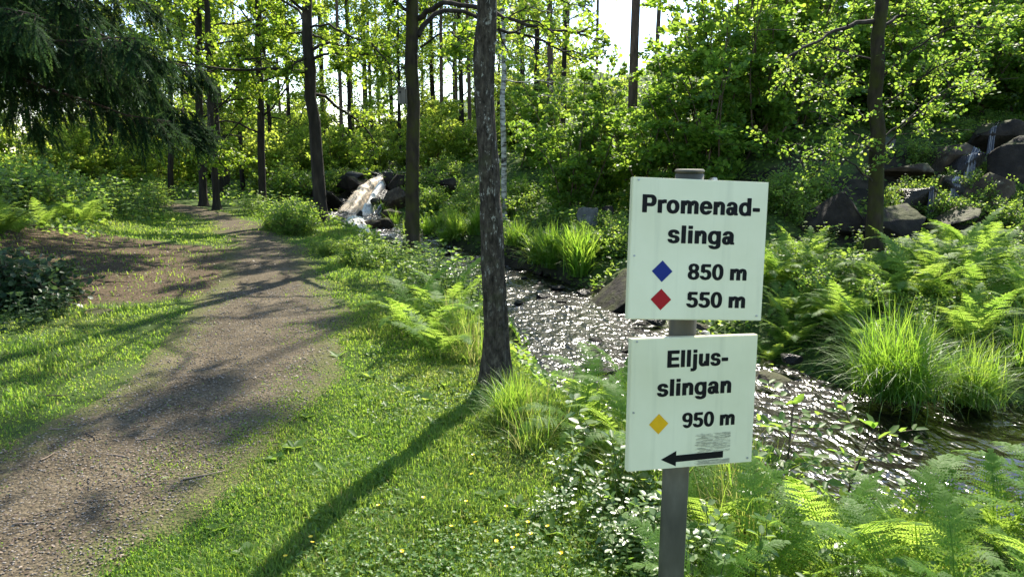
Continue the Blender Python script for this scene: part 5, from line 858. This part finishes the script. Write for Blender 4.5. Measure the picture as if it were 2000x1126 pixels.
# fallen twigs on the path
for i, (px, py, l, a, lab) in enumerate([(285, 862, .10, .4, 'pale twig lying on the shaded gravel'), (230, 893, .16, 2.6, 'light twig at the grass edge of the path'), (98, 900, .10, 1.2, 'short twig near the left edge of the path'), (170, 860, .1, 2.8, 'dark twig left of the pale one on the gravel'), (115, 842, .1, .3, 'small twig in the thin grass left of the path'), (400, 935, .2, .6, 'thin long twig on the bare soil right of the path'), (210, 555, .5, -.6, 'dark fallen branch on the needle litter'), (250, 540, .4, -.4, 'thin root on the litter right of the dark bush'), (60, 1030, .12, .5, 'twig on the sunlit gravel at the lower left'), (110, 778, .14, -.1, 'black twig in the grass left of the gravel')]):
    x, y, z = gp(px, py); mb = MB(); P = grow((-l / 2, 0, 0), (1, 0, 0), l, 6, .12, 0, np.random.default_rng(i)); P[:, 2] = .004; tube(mb, P, np.linspace(.0045, .002, 6) * (1 + y / 12), 6); o = mb.build('twig', M['twig' if 'dark' in lab or 'black' in lab or 'root' in lab else 'deadtwig'], None, True); o.location = (x, y, z + .012); o.rotation_euler = (0, 0, a); thing(o, lab, 'twig')

# ------------------------------------------------------------------ the signpost
def glyphs():
    """black heavy grotesque letters as functions of (x, y) in em units; each returns (inside, advance)"""
    S, XH, CH = .152, .535, .72
    box = lambda x, y, a, b, c, d: (x >= a) & (x <= c) & (y >= b) & (y <= d)
    def ell(x, y, cx, cy, rx, ry, p=2.25): return (np.abs(x - cx) / rx) ** p + (np.abs(y - cy) / ry) ** p <= 1
    def ring(x, y, cx, cy, rx, ry, sx, sy): return ell(x, y, cx, cy, rx, ry) & ~ell(x, y, cx, cy, rx - sx, ry - sy)
    g = {}
    def bowl(x, y, cx): return ring(x, y, cx, .262, .262, .275, .145, .118)
    g['o'] = (lambda x, y: bowl(x, y, .30), .60); 
    g['d'] = (lambda x, y: (bowl(x, y, .29) & (x < .48)) | box(x, y, .40, 0, .40 + S, CH), .62)
    g['l'] = (lambda x, y: box(x, y, .07, 0, .07 + S, CH), .29)
    g['i'] = (lambda x, y: box(x, y, .07, 0, .07 + S, XH - .01) | box(x, y, .07, .6, .07 + S, CH), .29)
    g['j'] = (lambda x, y: box(x, y, .09, -.06, .09 + S, XH - .01) | box(x, y, .09, .6, .09 + S, CH) | (ring(x, y, .03, -.06, .212, .145, S, .115) & (y < -.05) & (x > -.02)), .31)
    g['n'] = (lambda x, y: box(x, y, .065, 0, .065 + S, XH - .012) | box(x, y, .39, 0, .39 + S, .34) | (ring(x, y, .345, .33, .197, .205, S - .01, .125) & (y > .32) & (x > .15)), .61)
    g['m'] = (lambda x, y: box(x, y, .065, 0, .065 + S, XH - .012) | box(x, y, .365, 0, .365 + S, .36) | box(x, y, .665, 0, .665 + S, .36) | (ring(x, y, .335, .35, .182, .185, S - .01, .118) & (y > .34) & (x > .15)) | (ring(x, y, .635, .35, .182, .185, S - .01, .118) & (y > .34) & (x > .44)), .885)
    g['u'] = (lambda x, y: box(x, y, .39, 0.0, .39 + S, XH - .01) | box(x, y, .065, .19, .065 + S, XH - .01) | (ring(x, y, .262, .195, .197, .205, S - .01, .125) & (y < .205) & (x < .46)), .61)
    g['r'] = (lambda x, y: box(x, y, .065, 0, .065 + S, XH - .012) | (ring(x, y, .36, .30, .25, .238, .15, .13) & (y > .385) & (x > .17) & (x < .415)), .42)
    g['e'] = (lambda x, y: (bowl(x, y, .29) & ~(box(x, y, .30, .145, .6, .235))) | box(x, y, .1, .225, .535, .315) & ell(x, y, .29, .262, .262, .275), .575)
    g['a'] = (lambda x, y: (ring(x, y, .215, .155, .185, .168, .14, .10) & (x < .42)) | box(x, y, .345, .06, .345 + S, .36) | (ring(x, y, .275, .345, .222, .192, .14, .105) & (y > .365)) | box(x, y, .40, 0, .53, .07) | box(x, y, .215, .235, .4, .325) & (y < .323), .575)
    def sg(x, y):
        up = ring(x, y, .265, .378, .222, .16, .145, .098) & ~((x > .27) & (y < .36)); lo = ring(x, y, .265, .152, .235, .164, .148, .1) & ~((x < .26) & (y > .165))
        return (up & ~((x > .3) & (y < .375))) | (lo & ~((x < .25) & (y > .15))) | (ell(x, y, .265, .265, .14, .058, 2) & (np.abs(y - .265 + (x - .265) * .12) < .052))
    g['s'] = (sg, .545)
    g['g'] = (lambda x, y: (bowl(x, y, .29) & (x < .48)) | box(x, y, .40, -.03, .40 + S, XH - .01) | (ring(x, y, .305, -.035, .247, .175, S, .105) & (y < -.025) & ~((x < .22) & (y > -.075))), .62)
    g['P'] = (lambda x, y: box(x, y, .07, 0, .07 + .165, CH) | (box(x, y, .07, .255, .40, CH) & ~box(x, y, .2, .372, .40, .602)) | (ell(x, y, .40, .4875, .245, .2325, 2.4) & ~ell(x, y, .40, .487, .085, .116, 2.2) & (x > .40)), .68)
    g['E'] = (lambda x, y: box(x, y, .07, 0, .235, CH) | box(x, y, .07, 0, .62, .128) | box(x, y, .07, .30, .58, .42) | box(x, y, .07, .592, .61, CH), .66)
    g['-'] = (lambda x, y: box(x, y, .045, .185, .33, .315), .375)
    g['0'] = (lambda x, y: ring(x, y, .285, .36, .25, .372, .142, .118), .57)
    g['8'] = (lambda x, y: ring(x, y, .285, .535, .225, .195, .135, .1) | ring(x, y, .285, .2, .25, .212, .145, .108), .57)
    g['5'] = (lambda x, y: box(x, y, .12, .60, .5, CH) | (box(x, y, .075, .36, .225, .66) & (y > .355)) | (ring(x, y, .275, .225, .26, .237, .148, .115) & ~((x < .17) & (y > .215)) & ~((x < .24) & (y > .16) & (y < .31))) | box(x, y, .09, .345, .2, .42), .57)
    g['9'] = (lambda x, y: ring(x, y, .285, .505, .25, .227, .143, .108) | (ring(x, y, .285, .36, .25, .372, .142, .112) & (((x > .285) & (y < .5)) | ((y < .16) & (x > .06)))) & ~((x < .23) & (y > .14) & (y < .3)), .57)
    return g
GL = glyphs(); _GC = {}
def glyph_runs(ch):
    if ch in _GC: return _GC[ch]
    fn, adv = GL[ch]; xs = np.arange(-.1, 1.0, .0025); out = []; dy = .0085
    for yy in np.arange(-.24, .76, dy):
        q = yy + dy / 2; m = np.zeros(len(xs), bool)
        for ox, oy in ((0, 0), (-.024, 0), (.024, 0), (0, -.013), (0, .013), (-.017, .009), (.017, .009), (-.017, -.009), (.017, -.009)): m |= fn(xs + ox, np.full_like(xs, q + oy))
        k = np.diff(np.concatenate([[0], m.astype(int), [0]])); a, b = np.where(k == 1)[0], np.where(k == -1)[0]
        out += [(xs[i], xs[j - 1] + .0025, yy, yy + dy) for i, j in zip(a, b)]
    _GC[ch] = (np.array(out), adv); return _GC[ch]
def text(name, s, x0, x1, y, cap, mat, parent, zoff=-.0006, slope=0.0):
    """lettering on the plane y=const of the plate, between x0 and x1, baseline y, capital height cap"""
    tot = sum(GL[c][1] if c != ' ' else .26 for c in s); em = cap / .72; kx = (x1 - x0) / tot; mb = MB(); px = 0
    for c in s:
        if c == ' ': px += .26; continue
        r, adv = glyph_runs(c); a, b = (px + r[:, 0]) * kx + x0, (px + r[:, 1]) * kx + x0; lo, hi = r[:, 2] * em + y, r[:, 3] * em + y
        V = np.stack([np.stack([a, a * 0 + zoff, lo + slope * (a - x0)], 1), np.stack([b, b * 0 + zoff, lo + slope * (b - x0)], 1), np.stack([b, b * 0 + zoff, hi + slope * (b - x0)], 1), np.stack([a, a * 0 + zoff, hi + slope * (a - x0)], 1)], 1).reshape(-1, 3)
        mb.add(V, np.arange(len(r) * 4).reshape(-1, 4)); px += adv
    return mb.build(name, mat, parent)
def flat(name, pts, mat, parent, zoff=-.0006, th=.0):
    mb = MB(); P = [(a, zoff, b) for a, b in pts]; n = len(P)
    mb.add(P, [tuple(range(4))] if n == 4 else None, [(0, i, i + 1) for i in range(1, n - 1)] if n != 4 else None); return mb.build(name, mat, parent)
def plate_mat():
    m, t, N, L, out = nmat('plate_paint'); n = tex(N, L, 'Noise', 5, 5); r = ramp(N, [(.35, (.66, .635, .41)), (.65, (.74, .715, .49))]); L(n.outputs[0], r.inputs[0])
    d = tex(N, L, 'Noise', 34, 8, rough=.7); dr = ramp(N, [(.66, (0, 0, 0)), (.76, (.35, .35, .35))]); L(d.outputs[0], dr.inputs[0]); mx = N('ShaderNodeMix', data_type='RGBA'); L(dr.outputs[0], mx.inputs['Factor']); L(r.outputs[0], mx.inputs['A']); mx.inputs['B'].default_value = (.5, .52, .38, 1)
    st = tex(N, L, 'Noise', 26, 6, stretch=(1, 1, .07), rough=.6); sr = ramp(N, [(.54, (0, 0, 0)), (.72, (.30, .30, .30))]); L(st.outputs[0], sr.inputs[0]); m3 = N('ShaderNodeMix', data_type='RGBA'); L(sr.outputs[0], m3.inputs['Factor']); L(mx.outputs['Result'], m3.inputs['A']); m3.inputs['B'].default_value = (.42, .42, .27, 1); mx = m3
    p = N('ShaderNodeBsdfPrincipled'); L(mx.outputs['Result'], p.inputs['Base Color']); p.inputs['Roughness'].default_value = .32; L(p.outputs[0], out.inputs[0]); return m
def signpost():
    ppx = at(1330, 700, 1.53)[0]; t = empty('trail_signpost', 'galvanised pole carrying two white trail plates with black lettering beside the stream', 'signpost', None, (ppx, 1.53, terr1(ppx, 1.53)))
    bz = t.location.z; galv = noise_mat('galvanised_steel', [(.3, (.04, .038, .026)), (.55, (.078, .074, .052)), (.75, (.125, .12, .088))], 14, 8, .6, .15, 90, .002, stretch=(1, 1, .4)); galv.node_tree.nodes['Principled BSDF'].inputs['Metallic'].default_value = .15
    top = at(1347, 338, 1.53)[2]; cyl('pole', .0302, top - bz + .3, (0, 0, (top - bz) / 2 - .15), galv, t, bev=.002, seg=48); cyl('pole_cap', .0312, .008, (0, 0, top - bz + .004), galv, t, bev=.002, seg=48)
    pm = plate_mat(); blk = plain('black_lettering', (.006, .006, .006), .6, 0, .15); blue = plain('blue_marking', (.006, .022, .17), .5, 0, .2); red = plain('red_marking', (.36, .006, .010), .5, 0, .2); yel = plain('yellow_marking', (.72, .40, .008), .5, 0, .2); res = plain('tape_residue', (.36, .34, .22), .8); alu = plain('clamp_metal', (.35, .36, .36), .4, .6)
    def plate(p, W, Hh, label):
        o = link('sign_plate', None, t); o['label'] = label
        o.matrix_basis = Matrix.Translation(Vector((p[0] - t.location.x, p[1] - t.location.y, p[2] - bz))) @ (Matrix.Rotation(p[3], 4, 'Z') @ Matrix.Rotation(p[4], 4, 'X') @ Matrix.Rotation(p[5], 4, 'Y'))
        bm = bmesh.new(); bmesh.ops.create_cube(bm, size=1); bmesh.ops.scale(bm, vec=(W, .017, Hh), verts=bm.verts); back = [f for f in bm.faces if f.normal.y > .9]; r = bmesh.ops.inset_region(bm, faces=back, thickness=.002)
        bmesh.ops.translate(bm, vec=(0, -.014, 0), verts=back[0].verts); bmesh.ops.bevel(bm, geom=[e for e in bm.edges if e.calc_length() > .28 and all(v.co.y < -.008 for v in e.verts)], offset=.0018, segments=3, affect='EDGES'); bmesh.ops.translate(bm, vec=(0, .0085, 0), verts=bm.verts)
        me = bpy.data.meshes.new('plate_panel'); bm.to_mesh(me); bm.free(); me.materials.append(pm); o2 = link('sign_plate', me, t); o2.matrix_basis = o.matrix_basis.copy(); o2['label'] = label; bpy.data.objects.remove(o); o2.name = 'sign_plate'; return o2
    X = lambda u: (u - .5) * .30
    A = plate((.395, 1.4793, 1.3999, .1435, -.1062, .0445), .30, .2965, 'upper white plate reading Promenadslinga 850 m and 550 m'); H1 = .2965; Zc = lambda v: (.5 - v) * H1
    # positions on the plate as fractions across and down
    text('lettering', 'Promenad-', X(.065), X(.945), Zc(.243), .0365, blk, A); text('lettering', 'slinga', X(.265), X(.765), Zc(.452), .0365, blk, A)
    text('lettering', '850 m', X(.425), X(.875), Zc(.708), .0325, blk, A); text('lettering', '550 m', X(.425), X(.875), Zc(.908), .0325, blk, A)
    dia = lambda nm, u, v, s, m, P, Zf: flat(nm, [(X(u), Zf(v) - s), (X(u) + s, Zf(v)), (X(u), Zf(v) + s), (X(u) - s, Zf(v))], m, P)
    dia('blue_diamond', .238, .655, .0228, blue, A, Zc); dia('red_diamond', .238, .856, .0228, red, A, Zc)
    B = plate((.3968, 1.4641, 1.0676, .2394, -.0715, .0289), .30, .2903, 'lower white plate reading Elljusslingan 950 m with a left arrow'); H2 = .2903; Z2 = lambda v: (.5 - v) * H2
    text('lettering', 'Elljus-', X(.27), X(.765), Z2(.222), .0365, blk, B); text('lettering', 'slingan', X(.205), X(.805), Z2(.438), .0365, blk, B); text('lettering', '950 m', X(.41), X(.845), Z2(.69), .0325, blk, B)
    dia('yellow_diamond', .228, .648, .0228, yel, B, Z2)
    mb = MB(); mb.add([(X(u), -.0006, Z2(v)) for u, v in ((.255, .925), (.375, .865), (.375, .985), (.375, .900), (.755, .893), (.755, .945), (.375, .952))], [(3, 6, 5, 4)], [(0, 2, 1)]); mb.build('arrow', blk, B)
    r2 = random.Random(3); mb = MB()
    for k in range(420):
        v = r2.random(); v = .745 + .15 * v if r2.random() < .72 else .955 + .035 * v; u = r2.uniform(.52, .80); l = r2.uniform(.004, .02); h = r2.uniform(.0002, .0007); x, z = X(u), Z2(v); y = -.0009 - .00001 * (k % 40); e = min(x + l, X(.81)); sl_ = .002 * (u - .6)
        mb.add([(x, y, z), (e, y, z + sl_), (e, y, z + h + sl_), (x, y, z + h)], [(0, 1, 2, 3)])
    mb.build('tape_residue', res, B)
    for P, Hc in ((A, H1), (B, H2)):
        for s in (-.62, .62): boxmesh('clamp', (.10, .012, .022), (.0, .028, s * Hc * .5), alu, P, .002)
        for u_, v_ in ((.03, .55), (.96, .965), (.04, .02)): cyl('screw', .0022, .002, (X(u_), -.0008, (.5 - v_) * Hc), alu, P, 'Y', 12)
        boxmesh('clamp_bolt', (.012, .02, .012), (.036, .026, Hc * .5 + .001), alu, P, .002)
signpost()
